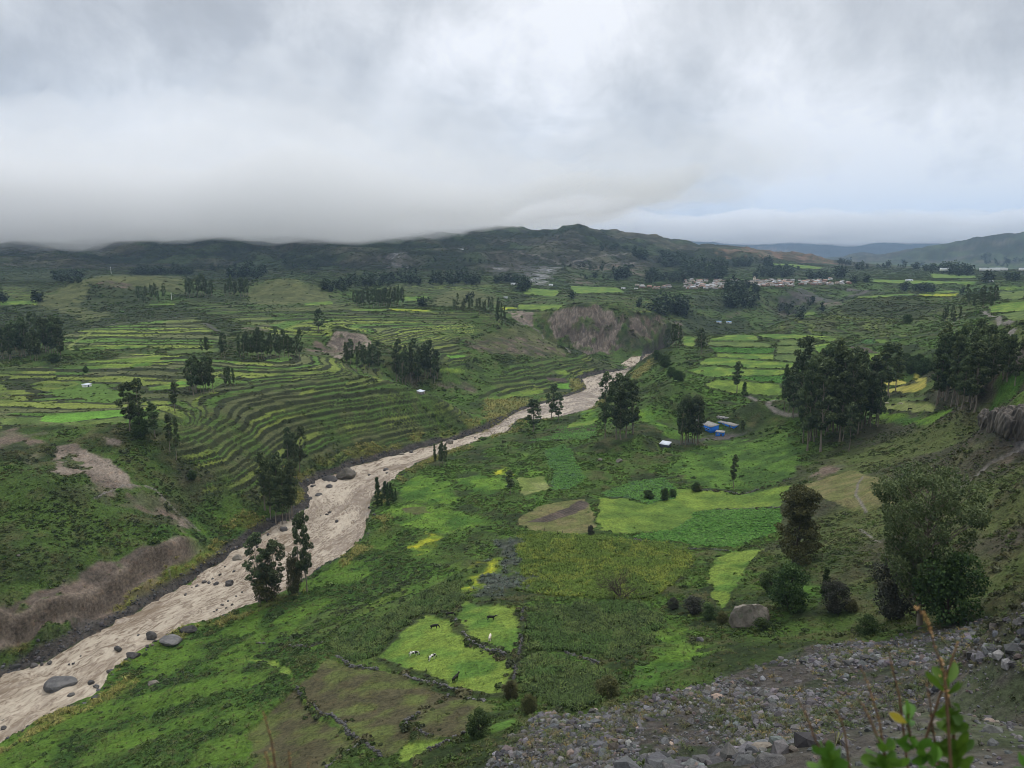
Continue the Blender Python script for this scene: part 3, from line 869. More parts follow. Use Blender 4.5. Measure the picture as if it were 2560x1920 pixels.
# river bed and banks
sel = (X > -260) & (X < 1500) & (Y < 1300) & (Y > -320)
idx = np.nonzero(sel)
x, y = X[idx], Y[idx]
wx = x + (vn(x / 7, y / 7, 51) - .5) * 2.4
wy = y + (vn(x / 7, y / 7, 52) - .5) * 2.4
ins = inside(wx, wy, RIVPOLY)
rd = poly_dist(wx, wy, RIVPOLY)
water = wz(x, y)
zi = Z[idx]
zi = np.where(ins, np.minimum(zi, water - 0.25 - np.minimum(rd * 0.4, 1.5)), zi)
lim = water - 0.1 + rd * 0.5
zo = np.where(~ins & (rd < 4), np.clip(zi, water + 0.05 + rd * 0.18, lim + 2.0 * (rd / 4)), zi)
Z[idx] = zo
dl, dr = poly_dist(wx, wy, LBW, False), poly_dist(wx, wy, RBW, False)
leftb = dl < dr
bk = np.where(ins, 0, sstep(4.5, 2.5, rd)) * np.where(leftb, 1, .35 * (vn(x / 10, y / 10, 34) > .55))
cut = np.where(leftb & ~ins, sstep(150, 168, y) * sstep(272, 255, y), 0)
Z[idx] += cut * 6.8 * sstep(6.5, 9.0, rd + 3 * (vn(x / 12, y / 12, 35) - .5)) * (1 - sstep(10, 70, rd))
fc = cut * sstep(5.5, 6.5, rd) * sstep(11.5, 9.5, rd)
Z[idx] -= fc * FN[idx] * .85
zi_ = Z[idx]
c = (np.array((.165, .132, .104)) * (0.35 + 0.85 * (.45 * fbm(y / 5.5, zi_ / 6, 3, 36) + .35 * vn(zi_ / 1.2 + y / 60, y / 25, 38) + .2 * sstep(.45, .6, fbm(y / 3, zi_ / 3, 2, 39))))[:, None])
COL[idx] = COL[idx] * (1 - fc[:, None]) + c * fc[:, None]
SHR[idx] *= 1 - fc
BARE[idx] = np.maximum(BARE[idx], fc)
c = np.array((.058, .052, .046)) * (0.6 + 0.8 * vn(x / 1.2, y / 1.2, 5))[:, None]
COL[idx] = COL[idx] * (1 - bk[:, None]) + c * bk[:, None]
ye = np.where(ins, 0, sstep(1.5, 4, rd) * sstep(13, 7, rd)) * sstep(.42, .6, vn(x / 9, y / 9, 33)) * sstep(700, 550, y)
ye = ye * np.where(leftb & (y < 272), sstep(7, 5, rd), 1)
c = np.array((.170, .165, .040))
COL[idx] = COL[idx] * (1 - 0.4 * ye[:, None]) + c * 0.4 * ye[:, None]
CROP['tuft'][idx] = np.maximum(CROP['tuft'][idx], ye * 0.8)
SHR[idx] *= np.where(ins, 0, 1 - bk)
CROP['stone'][idx] = np.maximum(CROP['stone'][idx], np.where(ins, 0, sstep(4.2, 2.5, rd)) * np.where(leftb, .8, .25))
RIVD = np.full(X.shape, 99, np.float32)
RIVD[idx] = np.where(ins, -rd, rd)

# the camera's own foothold stays untouched
Z = np.where(dist0 < 2.5, hbase(X, Y), Z)
print('surface', X.shape, round(time.time() - T0, 1))


def ground_z(x, y):
    """height of the finished ground mesh"""
    x, y = np.asarray(x, float), np.asarray(y, float)
    r, a = np.hypot(x, y), np.arctan2(x, y)
    fi = np.clip(np.interp(r, rad, np.arange(len(rad))), 0, len(rad) - 1.001)
    fj = np.clip(np.interp(a, ang, np.arange(len(ang))), 0, len(ang) - 1.001)
    i, j = fi.astype(int), fj.astype(int)
    u, v = fi - i, fj - j
    return (Z[i, j] * (1 - u) + Z[i + 1, j] * u) * (1 - v) + (Z[i, j + 1] * (1 - u) + Z[i + 1, j + 1] * u) * v


# ------------------------------------------------------------------ mesh output helpers
def set_mesh(me, V, F, uv=None):
    V = np.asarray(V, np.float32)
    me.vertices.add(len(V))
    me.vertices.foreach_set('co', V.ravel())
    if isinstance(F, np.ndarray):
        nf, k = F.shape
        me.loops.add(nf * k)
        me.loops.foreach_set('vertex_index', F.ravel().astype(np.int32))
        me.polygons.add(nf)
        me.polygons.foreach_set('loop_start', np.arange(0, nf * k, k, dtype=np.int32))
    else:
        sizes = np.array([len(f) for f in F], np.int32)
        me.loops.add(int(sizes.sum()))
        me.loops.foreach_set('vertex_index', np.concatenate([np.asarray(f, np.int32) for f in F]))
        me.polygons.add(len(F))
        me.polygons.foreach_set('loop_start', np.concatenate([[0], np.cumsum(sizes)[:-1]]).astype(np.int32))
    me.update(calc_edges=True)


COLL = S.collection


def link(name, me, mats=(), parent=None, smooth=False, loc=None, rz=0.0):
    o = bpy.data.objects.new(name, me)
    COLL.objects.link(o)
    if me is not None:
        for m in mats:
            if m.name not in me.materials:
                me.materials.append(m)
        if smooth:
            me.polygons.foreach_set('use_smooth', np.ones(len(me.polygons), dtype=bool))
    if parent is not None:
        o.parent = parent
    if loc is not None:
        o.location = loc
        o.rotation_euler = (0, 0, rz)
    return o


def tag(o, label=None, cat=None, group=None, kind=None):
    for k, v in (('label', label), ('category', cat), ('group', group), ('kind', kind)):
        if v:
            o[k] = v
    return o


def mat(name):
    m = bpy.data.materials.new(name)
    m.use_nodes = True
    return m, NT(m.node_tree)


def finish(nt, bsdf):
    out = nt.n('ShaderNodeOutputMaterial')
    nt.t.links.new(bsdf, out.inputs[0])


def simple_mat(name, c1, c2, scale=3.0, rough=0.85, bump=0.0, bscale=None, spec=0.3, obj_rand=0.0, metallic=0.0):
    m, t = mat(name)
    tc = t.n('ShaderNodeTexCoord').outputs['Object']
    f = t.mapr(t.noise(tc, scale, 5, 0.6), 0.35, 0.65, 0, 1)
    c = t.mix(f, c1, c2)
    if obj_rand:
        oi = t.n('ShaderNodeObjectInfo').outputs['Random']
        v = t.mapr(oi, 0, 1, 1 - obj_rand, 1 + obj_rand, False)
        c = t.n('ShaderNodeHueSaturation', {'Color': c, 'Value': v}).outputs[0]
    ins = {'Base Color': c, 'Roughness': rough, 'Specular IOR Level': spec, 'Metallic': metallic}
    if bump:
        ins['Normal'] = t.n('ShaderNodeBump', {'Height': t.noise(tc, bscale or scale * 3, 5, 0.65), 'Strength': bump, 'Distance': 0.1}).outputs[0]
    finish(t, t.n('ShaderNodeBsdfPrincipled', ins).outputs[0])
    return m


# ------------------------------------------------------------------ ground
def ground_material():
    m, t = mat('ground')
    geo = t.n('ShaderNodeNewGeometry')
    pos = geo.outputs['Position']
    vc = t.n('ShaderNodeAttribute', None, attribute_name='land').outputs['Color']
    lod = t.n('ShaderNodeAttribute', None, attribute_name='rough').outputs['Fac']
    n1 = t.noise(pos, 1.1, 6, 0.68)
    n2 = t.noise(pos, 0.17, 5, 0.62)
    n3 = t.noise(pos, 5.0, 3, 0.6)
    k = t.math('ADD', t.mapr(n1, 0.3, 0.7, 0.60, 1.34), t.mapr(n2, 0.3, 0.7, -0.22, 0.22))
    k = t.math('ADD', k, t.mapr(n3, 0.3, 0.7, -0.14, 0.14))
    c = t.mix(1.0, vc, t.n('ShaderNodeCombineColor', {0: k, 1: k, 2: k}).outputs[0], 'MULTIPLY')
    c = t.mix(t.mapr(t.noise(pos, 0.45, 5, 0.6), 0.52, 0.72, 0.0, 0.35), c, t.mix(1.0, c, (1.45, 1.05, 0.85), 'MULTIPLY'))
    b1 = t.n('ShaderNodeBump', {'Height': n1, 'Strength': t.math('MULTIPLY', lod, 0.9), 'Distance': 0.9}).outputs[0]
    b2 = t.n('ShaderNodeBump', {'Height': n3, 'Strength': 0.5, 'Distance': 0.15, 'Normal': b1}).outputs[0]
    p = t.n('ShaderNodeBsdfPrincipled', {'Base Color': c, 'Roughness': 0.95, 'Specular IOR Level': 0.12, 'Normal': b2}).outputs[0]
    finish(t, p)
    return m


def build_ground():
    me = bpy.data.meshes.new('ground')
    V = np.stack([X, Y, Z], -1).reshape(-1, 3)
    i = np.arange(NRr - 1)[:, None] * NAa
    j = np.arange(NAa)[None]
    j2 = (j + 1) % NAa
    F = np.stack([i + j, i + NAa + j, i + NAa + j2, i + j2], -1).reshape(-1, 4)
    # close the middle under the viewpoint
    V = np.vstack([V, [[0, 0, 118.45]]])
    c = len(V) - 1
    F = np.vstack([F, np.array([[c, a_, (a_ + 1) % NAa, (a_ + 2) % NAa] for a_ in range(0, NAa - 1, 2)])])
    set_mesh(me, V, F)
    at = me.color_attributes.new('land', 'FLOAT_COLOR', 'POINT')
    cc = np.ones((len(V), 4), np.float32)
    cc[:-1, :3] = np.clip(COL.reshape(-1, 3), 0.004, 0.9)
    at.data.foreach_set('color', cc.ravel())
    at = me.attributes.new('rough', 'FLOAT', 'POINT')
    rr = np.ones(len(V), np.float32)
    rr[:-1] = ((1 - 0.55 * FLAT) * (1 - 0.75 * BARE)).reshape(-1)
    at.data.foreach_set('value', rr)
    o = link('ground', me, [ground_material()], smooth=True)
    tag(o, kind='structure')


build_ground()


def build_river():
    """water surface: a strip that follows the banks"""
    L = np.array(LBW); Rr = np.array(RBW)

    def resample(P, n):
        d = np.concatenate([[0], np.cumsum(np.hypot(*np.diff(P, axis=0).T))])
        s = np.linspace(0, d[-1], n)
        return np.stack([np.interp(s, d, P[:, 0]), np.interp(s, d, P[:, 1])], -1)
    n, k = 2600, 84
    # match both banks by projecting on the middle line
    Lr, Rs = resample(L, 600), resample(Rr, 600)
    mid = (Lr + Rs) / 2
    mid = resample(mid, n)
    tan = np.gradient(mid, axis=0)
    for _ in range(30):
        tan[1:-1] = (tan[:-2] + tan[1:-1] + tan[2:]) / 3
    tan /= np.hypot(tan[:, 0], tan[:, 1])[:, None]
    nor = np.stack([tan[:, 1], -tan[:, 0]], -1)
    w = np.linspace(-1, 1, k)
    half = 34.0
    P = mid[:, None] + nor[:, None] * (w[None, :, None] * half)
    x, y = P[..., 0], P[..., 1]
    s = np.cumsum(np.hypot(*np.diff(mid, axis=0, prepend=mid[:1]).T))[:, None] + 0 * x
    z = wz(x, y)
    amp = (1 - 0.6 * sstep(430, 650, y)) * (.45 + .9 * sstep(.4, .6, fbm(s / 40, w[None] * half / 18 + 0 * x, 2, 203)))
    z = z + (fbm(s / 3.6, w[None] * half / 2.0 + 0 * x, 4, 201) - .5) * 1.5 * amp
    me = bpy.data.meshes.new('river')
    V = np.stack([x, y, z], -1).reshape(-1, 3)
    i = np.arange(n - 1)[:, None] * k
    j = np.arange(k - 1)[None]
    F = np.stack([i + j, i + j + 1, i + k + j + 1, i + k + j], -1).reshape(-1, 4)
    set_mesh(me, V, F)
    wk = np.zeros(x.shape)
    for rx, ry, rr in ROCKPOS:
        d2 = (x - rx) ** 2 + (y - ry) ** 2
        i0 = np.unravel_index(np.argmin(d2), x.shape)
        if d2[i0] > 16:
            continue
        ds, dw = s - s[i0], (w[None] - w[i0[1]]) * half
        tail = np.where(ds < 0, np.exp(ds / (rr * 5 + 1.5)), np.exp(-ds / (rr * .5)))
        wk = np.maximum(wk, tail * np.exp(-(dw / (rr * 1.25 + .3 - ds * .05 * (ds < 0))) ** 2))
    a_ = me.attributes.new('wake', 'FLOAT', 'POINT')
    a_.data.foreach_set('value', wk.astype(np.float32).ravel())
    uvl = me.attributes.new('flow', 'FLOAT_VECTOR', 'POINT')
    fv = np.stack([s / 1.0, w[None] * half + 0 * x, 0 * x], -1).reshape(-1, 3)
    uvl.data.foreach_set('vector', fv.astype(np.float32).ravel())
    m, t = mat('muddy_water')
    fl_ = t.n('ShaderNodeAttribute', None, attribute_name='flow').outputs['Vector']
    geo = t.n('ShaderNodeNewGeometry').outputs['Position']
    mp = t.n('ShaderNodeMapping', {0: fl_, 3: (0.10, 0.30, 1.0)}).outputs[0]
    na = t.noise(mp, 1.0, 7, 0.66, 1.6)
    mp2 = t.n('ShaderNodeMapping', {0: fl_, 3: (0.32, 0.75, 1.0)}).outputs[0]
    nb = t.noise(mp2, 1.0, 6, 0.7, 1.2)
    nl = t.noise(t.n('ShaderNodeMapping', {0: fl_, 3: (0.03, 0.06, 1.0)}).outputs[0], 1.0, 4, 0.6, 0.8)
    ridge = t.math('SUBTRACT', 1.0, t.math('ABSOLUTE', t.math('MULTIPLY', t.math('SUBTRACT', na, 0.5), 5.0)))
    f2 = t.math('ADD', t.math('MULTIPLY', ridge, 0.5), t.math('MULTIPLY', nb, 0.75))
    f2 = t.math('ADD', f2, t.math('MULTIPLY', t.math('SUBTRACT', nl, 0.5), 0.9))
    foam = t.math('MULTIPLY', t.mapr(f2, 0.62, 1.0, 0.0, 1.0), t.mapr(nl, .36, .6, .25, 1.0))
    wake = t.n('ShaderNodeAttribute', None, attribute_name='wake').outputs['Fac']
    foam = t.math('ADD', foam, t.math('MULTIPLY', wake, t.mapr(nb, .35, .6, .3, 1.1)), clamp=True)
    c0 = t.mix(nl, (.165, .124, .086), (.228, .176, .124))
    col = t.mix(foam, c0, (.45, .385, .30))
    col = t.mix(t.mapr(nb, 0.3, 0.5, 0.6, 0.0), col, (.15, .10, .068))
    bp = t.n('ShaderNodeBump', {'Height': t.math('ADD', na, t.math('MULTIPLY', nb, 0.6)), 'Strength': t.mapr(nl, .38, .62, .35, 1.0), 'Distance': 0.9}).outputs[0]
    p = t.n('ShaderNodeBsdfPrincipled', {'Base Color': col, 'Roughness': t.mapr(foam, 0, 1, 0.22, 0.7), 'Specular IOR Level': 0.32, 'Normal': bp}).outputs[0]
    finish(t, p)
    o = link('river', me, [m], smooth=True)
    tag(o, kind='structure')


print('ground mesh', round(time.time() - T0, 1))
# ------------------------------------------------------------------ plant and stone materials
def leaf_mat(name, c1, c2, rand=0.18, inst=False, rough=0.75, trans=0.0):
    """foliage: colour varies by clump (vertex attribute 'shade') and by plant"""
    m, t = mat(name)
    if inst:
        base = t.n('ShaderNodeAttribute', None, attribute_name='tint', attribute_type='INSTANCER').outputs['Color']
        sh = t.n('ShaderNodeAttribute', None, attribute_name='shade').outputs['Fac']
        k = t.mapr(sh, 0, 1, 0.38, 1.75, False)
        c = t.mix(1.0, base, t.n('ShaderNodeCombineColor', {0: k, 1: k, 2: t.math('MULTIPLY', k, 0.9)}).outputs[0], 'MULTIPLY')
    else:
        sh = t.n('ShaderNodeAttribute', None, attribute_name='shade').outputs['Fac']
        c = t.mix(sh, c1, c2)
        oi = t.n('ShaderNodeObjectInfo').outputs['Random']
        c = t.n('ShaderNodeHueSaturation', {'Color': c, 'Value': t.mapr(oi, 0, 1, 1 - rand, 1 + rand, False), 'Hue': t.mapr(oi, 0, 1, 0.485, 0.512, False)}).outputs[0]
    p = t.n('ShaderNodeBsdfPrincipled', {'Base Color': c, 'Roughness': rough, 'Specular IOR Level': 0.25}).outputs[0]
    if trans:
        tr = t.n('ShaderNodeBsdfTranslucent', {'Color': c}).outputs[0]
        p = t.n('ShaderNodeMixShader', {0: trans, 1: p, 2: tr}).outputs[0]
    finish(t, p)
    return m


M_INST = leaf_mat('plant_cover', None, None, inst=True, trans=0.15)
M_BARK = simple_mat('bark', (.16, .13, .10), (.32, .28, .23), 1.5, 0.9, 0.4, obj_rand=0.15)
M_BARKD = simple_mat('dark_bark', (.045, .035, .028), (.08, .065, .05), 2.0, 0.9, 0.4)
M_EUC = leaf_mat('eucalyptus_leaves', (.040, .062, .028), (.155, .200, .085), trans=0.2)
M_EUCL = leaf_mat('young_eucalyptus_leaves', (.055, .085, .034), (.180, .220, .090), trans=0.2)
M_DARK = leaf_mat('dark_leaves', (.026, .052, .018), (.095, .150, .040), trans=0.2)
M_OLIVE = leaf_mat('brown_green_leaves', (.045, .052, .018), (.150, .145, .052), trans=0.2)
M_GREY = leaf_mat('grey_leaves', (.030, .033, .024), (.085, .085, .065), trans=0.1)


def rock_mat(name, c1, c2, lichen=None):
    m, t = mat(name)
    tc = t.n('ShaderNodeTexCoord').outputs['Object']
    pos = t.n('ShaderNodeNewGeometry').outputs['Position']
    c = t.mix(t.mapr(t.noise(tc, 1.6, 6, 0.65), .35, .65, 0, 1), c1, c2)
    if lichen:
        c = t.mix(t.mapr(t.noise(tc, 3.4, 6, 0.7), .52, .62, 0, .8), c, lichen)
    c = t.mix(t.mapr(t.noise(pos, 6.0, 4, 0.6), .3, .7, 0, .35), c, (.03, .03, .03))
    b = t.n('ShaderNodeBump', {'Height': t.noise(tc, 5.0, 6, 0.7), 'Strength': 0.8, 'Distance': 0.15}).outputs[0]
    oi = t.n('ShaderNodeObjectInfo').outputs['Random']
    c = t.n('ShaderNodeHueSaturation', {'Color': c, 'Value': t.mapr(oi, 0, 1, .7, 1.35, False)}).outputs[0]
    finish(t, t.n('ShaderNodeBsdfPrincipled', {'Base Color': c, 'Roughness': 0.85, 'Specular IOR Level': 0.3, 'Normal': b}).outputs[0])
    return m


M_ROCK = rock_mat('grey_rock', (.075, .073, .074), (.155, .148, .142))
M_WET = rock_mat('river_rock', (.052, .048, .046), (.10, .092, .085))
M_PALE = rock_mat('lichened_rock', (.13, .115, .095), (.25, .215, .18), (.10, .11, .07))
M_INSTROCK, _t = mat('loose_stone')
_b = _t.n('ShaderNodeAttribute', None, attribute_name='tint', attribute_type='INSTANCER').outputs['Color']
_p = _t.n('ShaderNodeNewGeometry').outputs['Position']
_k = _t.mapr(_t.noise(_p, 7.0, 4, 0.6), .3, .7, .7, 1.25)
_c = _t.mix(1.0, _b, _t.n('ShaderNodeCombineColor', {0: _k, 1: _k, 2: _k}).outputs[0], 'MULTIPLY')
finish(_t, _t.n('ShaderNodeBsdfPrincipled', {'Base Color': _c, 'Roughness': 0.85}).outputs[0])

# ------------------------------------------------------------------ small plant meshes
PROTO = {}


def add_shade(me, vals):
    a = me.attributes.new('shade', 'FLOAT', 'POINT')
    a.data.foreach_set('value', np.asarray(vals, np.float32))


def leaf_tris(centres, size, rng, droop=0.3, elong=2.2, shade=None, up=0.3):
    """one kite-shaped leaf per centre -> V, F(quads), shade"""
    n = len(centres)
    d = rng.normal(size=(n, 3))
    d[:, 2] = d[:, 2] * 0.6 - droop
    d /= np.linalg.norm(d, axis=1)[:, None]
    r = rng.normal(size=(n, 3))
    r[:, 2] += up
    s = np.cross(d, r)
    s /= np.linalg.norm(s, axis=1)[:, None] + 1e-9
    sz = size * rng.uniform(0.6, 1.4, n)[:, None]
    a = centres - d * sz * 0.5 * elong
    b = centres + s * sz * 0.5
    c = centres + d * sz * 0.5 * elong
    e = centres - s * sz * 0.5
    V = np.stack([a, b, c, e], 1).reshape(-1, 3)
    F = np.arange(4 * n).reshape(-1, 4)
    sh = np.repeat(shade if shade is not None else rng.uniform(0, 1, n), 4)
    return V, F, sh


def proto(name, V, F, sh, m):
    me = bpy.data.meshes.new(name)
    set_mesh(me, V, F)
    add_shade(me, sh)
    me.materials.append(m)
    return bpy.data.objects.new(name, me)


def blade_tuft(rng, n, h, spread, width, bend=0.5):
    V, F, sh = [], [], []
    for i in range(n):
        a = rng.uniform(0, 2 * math.pi)
        hh = h * rng.uniform(.65, 1.15)
        o = np.array([math.cos(a), math.sin(a), 0]) * rng.uniform(0, .25) * spread
        out = np.array([math.cos(a), math.sin(a), 0])
        w = np.array([-math.sin(a), math.cos(a), 0]) * width
        p0, p1, p2 = o, o + out * spread * .35 + np.array([0, 0, hh * .65]), o + out * spread * (1 + .3 * rng.uniform()) + np.array([0, 0, hh * (1 - bend * rng.uniform(.2, 1))])
        k = len(V)
        V += [p0 - w * .5, p0 + w * .5, p1 + w * .5, p1 - w * .5, p2 + w * .08, p2 - w * .08]
        F += [[k, k + 1, k + 2, k + 3], [k + 3, k + 2, k + 4, k + 5]]
        s = rng.uniform(0, 1)
        sh += [s * .6, s * .6, s, s, min(1, s + .3), min(1, s + .3)]
    return np.array(V), np.array(F), np.array(sh)


def make_protos():
    rng = np.random.default_rng(5)
    for v in range(5):
        n = 110
        d = rng.normal(size=(n, 3)); d /= np.linalg.norm(d, axis=1)[:, None]
        lob = 0.55 + 0.45 * vn(d[:, 0] * 2.2 + v * 7 + 9, d[:, 1] * 2.2 + d[:, 2] * 1.7 + 9, v)
        c = d * lob[:, None] * rng.uniform(.75, 1.0, n)[:, None] * np.array([1, 1, .78])
        c[:, 2] = np.abs(c[:, 2]) * 0.95 + 0.05
        shade = np.clip(0.25 + 0.55 * c[:, 2] + rng.uniform(-.25, .25, n), 0, 1)  # tops painted lighter and bases darker, light put into the leaf colour
        V, F, sh = leaf_tris(c, 0.30, rng, droop=0.0, elong=1.3, shade=shade)
        PROTO.setdefault('shrub', []).append(proto('shrub_form', V, F, sh, M_INST))
    for v in range(4):
        V, F, sh = blade_tuft(rng, 11, 1.0, .55, .10, .5)
        PROTO.setdefault('corn', []).append(proto('maize_form', V, F, sh, M_INST))
        V, F, sh = blade_tuft(rng, 22, 1.0, .75, .06, .8)
        PROTO.setdefault('tuft', []).append(proto('tuft_form', V, F, sh, M_INST))
        V, F, sh = blade_tuft(rng, 14, .9, .95, .17, .35)
        PROTO.setdefault('agave', []).append(proto('agave_form', V, F, sh, M_INST))
        V, F, sh = blade_tuft(rng, 12, .6, 1.0, .32, .6)
        PROTO.setdefault('low', []).append(proto('crop_form', V, F, sh, M_INST))
    for v in range(7):
        PROTO.setdefault('stone', []).append(rock_object('stone_form', 60 + v, 1, [M_INSTROCK], flat=.7, cuts=5))


def rock_mesh(seed, sub=2, flat=.7, cuts=7, rough=.12):
    """angular boulder: a ball cut by planes, then roughened"""
    rng = np.random.default_rng(seed)
    b = bmesh.new()
    bmesh.ops.create_icosphere(b, subdivisions=sub, radius=1.0)
    V = np.array([v.co[:] for v in b.verts])
    for _ in range(cuts):
        n = rng.normal(size=3); n /= np.linalg.norm(n)
        h = rng.uniform(.45, .85)
        d = V @ n
        V -= np.where(d > h, d - h, 0)[:, None] * n[None] * 0.95
    V *= np.array([rng.uniform(.85, 1.25), rng.uniform(.75, 1.1), flat * rng.uniform(.85, 1.15)])
    k = (fbm(V[:, 0] * 2.1 + 7 + seed, V[:, 1] * 2.1 + V[:, 2] * 1.9 + 5, 3, seed) - .5)
    V *= (1 + k * rough * 3)[:, None]
    for v, c in zip(b.verts, V):
        v.co = c
    return b


def rock_object(name, seed, sub, mats, flat=.7, cuts=7):
    b = rock_mesh(seed, sub, flat, cuts)
    me = bpy.data.meshes.new(name)
    b.to_mesh(me)
    b.free()
    for m in mats:
        me.materials.append(m)
    return bpy.data.objects.new(name, me)


make_protos()

# ------------------------------------------------------------------ scattering
AREA = np.zeros_like(Z)
dR = np.gradient(rad)[:, None]
dA = np.gradient(ang)[None, :]
AREA = R * dR * dA
INVIEW = (np.abs(A) < 0.80) & (R > 20) & (R < 2600)
_gx = np.gradient(Z, axis=0) / dR


def sample(density, rng, limit=400000):
    """random ground points, density per m2 given on the grid"""
    lam = (density * AREA * INVIEW)[:-1, :-1]
    tot = lam.sum()
    if tot > limit:
        lam = lam * (limit / tot)
    cnt = rng.poisson(np.clip(lam, 0, 50))
    i, j = np.nonzero(cnt)
    rep = cnt[i, j]
    i, j = np.repeat(i, rep), np.repeat(j, rep)
    u, v = rng.uniform(size=len(i)), rng.uniform(size=len(i))

    def bil(G):
        if G.ndim == 3:
            u_, v_ = u[:, None], v[:, None]
        else:
            u_, v_ = u, v
        return (G[i, j] * (1 - u_) + G[i + 1, j] * u_) * (1 - v_) + (G[i, j + 1] * (1 - u_) + G[i + 1, j + 1] * u_) * v_
    return np.stack([bil(X), bil(Y), bil(Z)], -1), bil(COL), (i, j)


def instancer(name, label, protos, P, scale, rotz, tint, rng, tilt=0.0, full_rot=False):
    me = bpy.data.meshes.new(name)
    n = len(P)
    me.vertices.add(n)
    me.vertices.foreach_set('co', P.astype(np.float32).ravel())
    a = me.attributes.new('psize', 'FLOAT_VECTOR', 'POINT')
    if scale.ndim == 1:
        scale = np.repeat(scale[:, None], 3, 1)
    a.data.foreach_set('vector', scale.astype(np.float32).ravel())
    a = me.attributes.new('prot', 'FLOAT_VECTOR', 'POINT')
    if full_rot:
        r = rng.uniform(0, 2 * math.pi, (n, 3))
        r[:, :2] = rng.normal(size=(n, 2)) * 0.5
    else:
        r = np.stack([rng.normal(size=n) * tilt, rng.normal(size=n) * tilt, rotz], -1)
    a.data.foreach_set('vector', r.astype(np.float32).ravel())
    a = me.attributes.new('tint', 'FLOAT_COLOR', 'POINT')
    a.data.foreach_set('color', np.concatenate([np.clip(tint, .003, 1), np.ones((n, 1))], 1).astype(np.float32).ravel())
    o = link(name, me)
    col = bpy.data.collections.new(name + '_forms')
    for p in protos:
        col.objects.link(p)
    g = bpy.data.node_groups.new(name, 'GeometryNodeTree')
    g.interface.new_socket(name='Geometry', in_out='INPUT', socket_type='NodeSocketGeometry')
    g.interface.new_socket(name='Geometry', in_out='OUTPUT', socket_type='NodeSocketGeometry')
    t = NT(g)
    gi = t.n('NodeGroupInput')
    go = t.n('NodeGroupOutput')
    ci = t.n('GeometryNodeCollectionInfo', {'Collection': col, 'Separate Children': True, 'Reset Children': True})

    def na(nm, ty):
        return t.n('GeometryNodeInputNamedAttribute', {'Name': nm}, data_type=ty).outputs['Attribute']
    rot = t.n('FunctionNodeEulerToRotation', {0: na('prot', 'FLOAT_VECTOR')}).outputs[0]
    ri = t.n('FunctionNodeRandomValue', None, data_type='INT')
    ri.inputs[4].default_value = 0
    ri.inputs[5].default_value = len(protos) - 1
    ip = t.n('GeometryNodeInstanceOnPoints', {'Points': gi.outputs[0], 'Instance': ci.outputs[0], 'Pick Instance': True, 'Instance Index': ri.outputs[2],
                                               'Rotation': rot, 'Scale': na('psize', 'FLOAT_VECTOR')})
    t.t.links.new(ip.outputs[0], go.inputs[0])
    md = o.modifiers.new('scatter', 'NODES')
    md.node_group = g
    tag(o, label=label, kind='stuff')
    print(name, n)
    return o


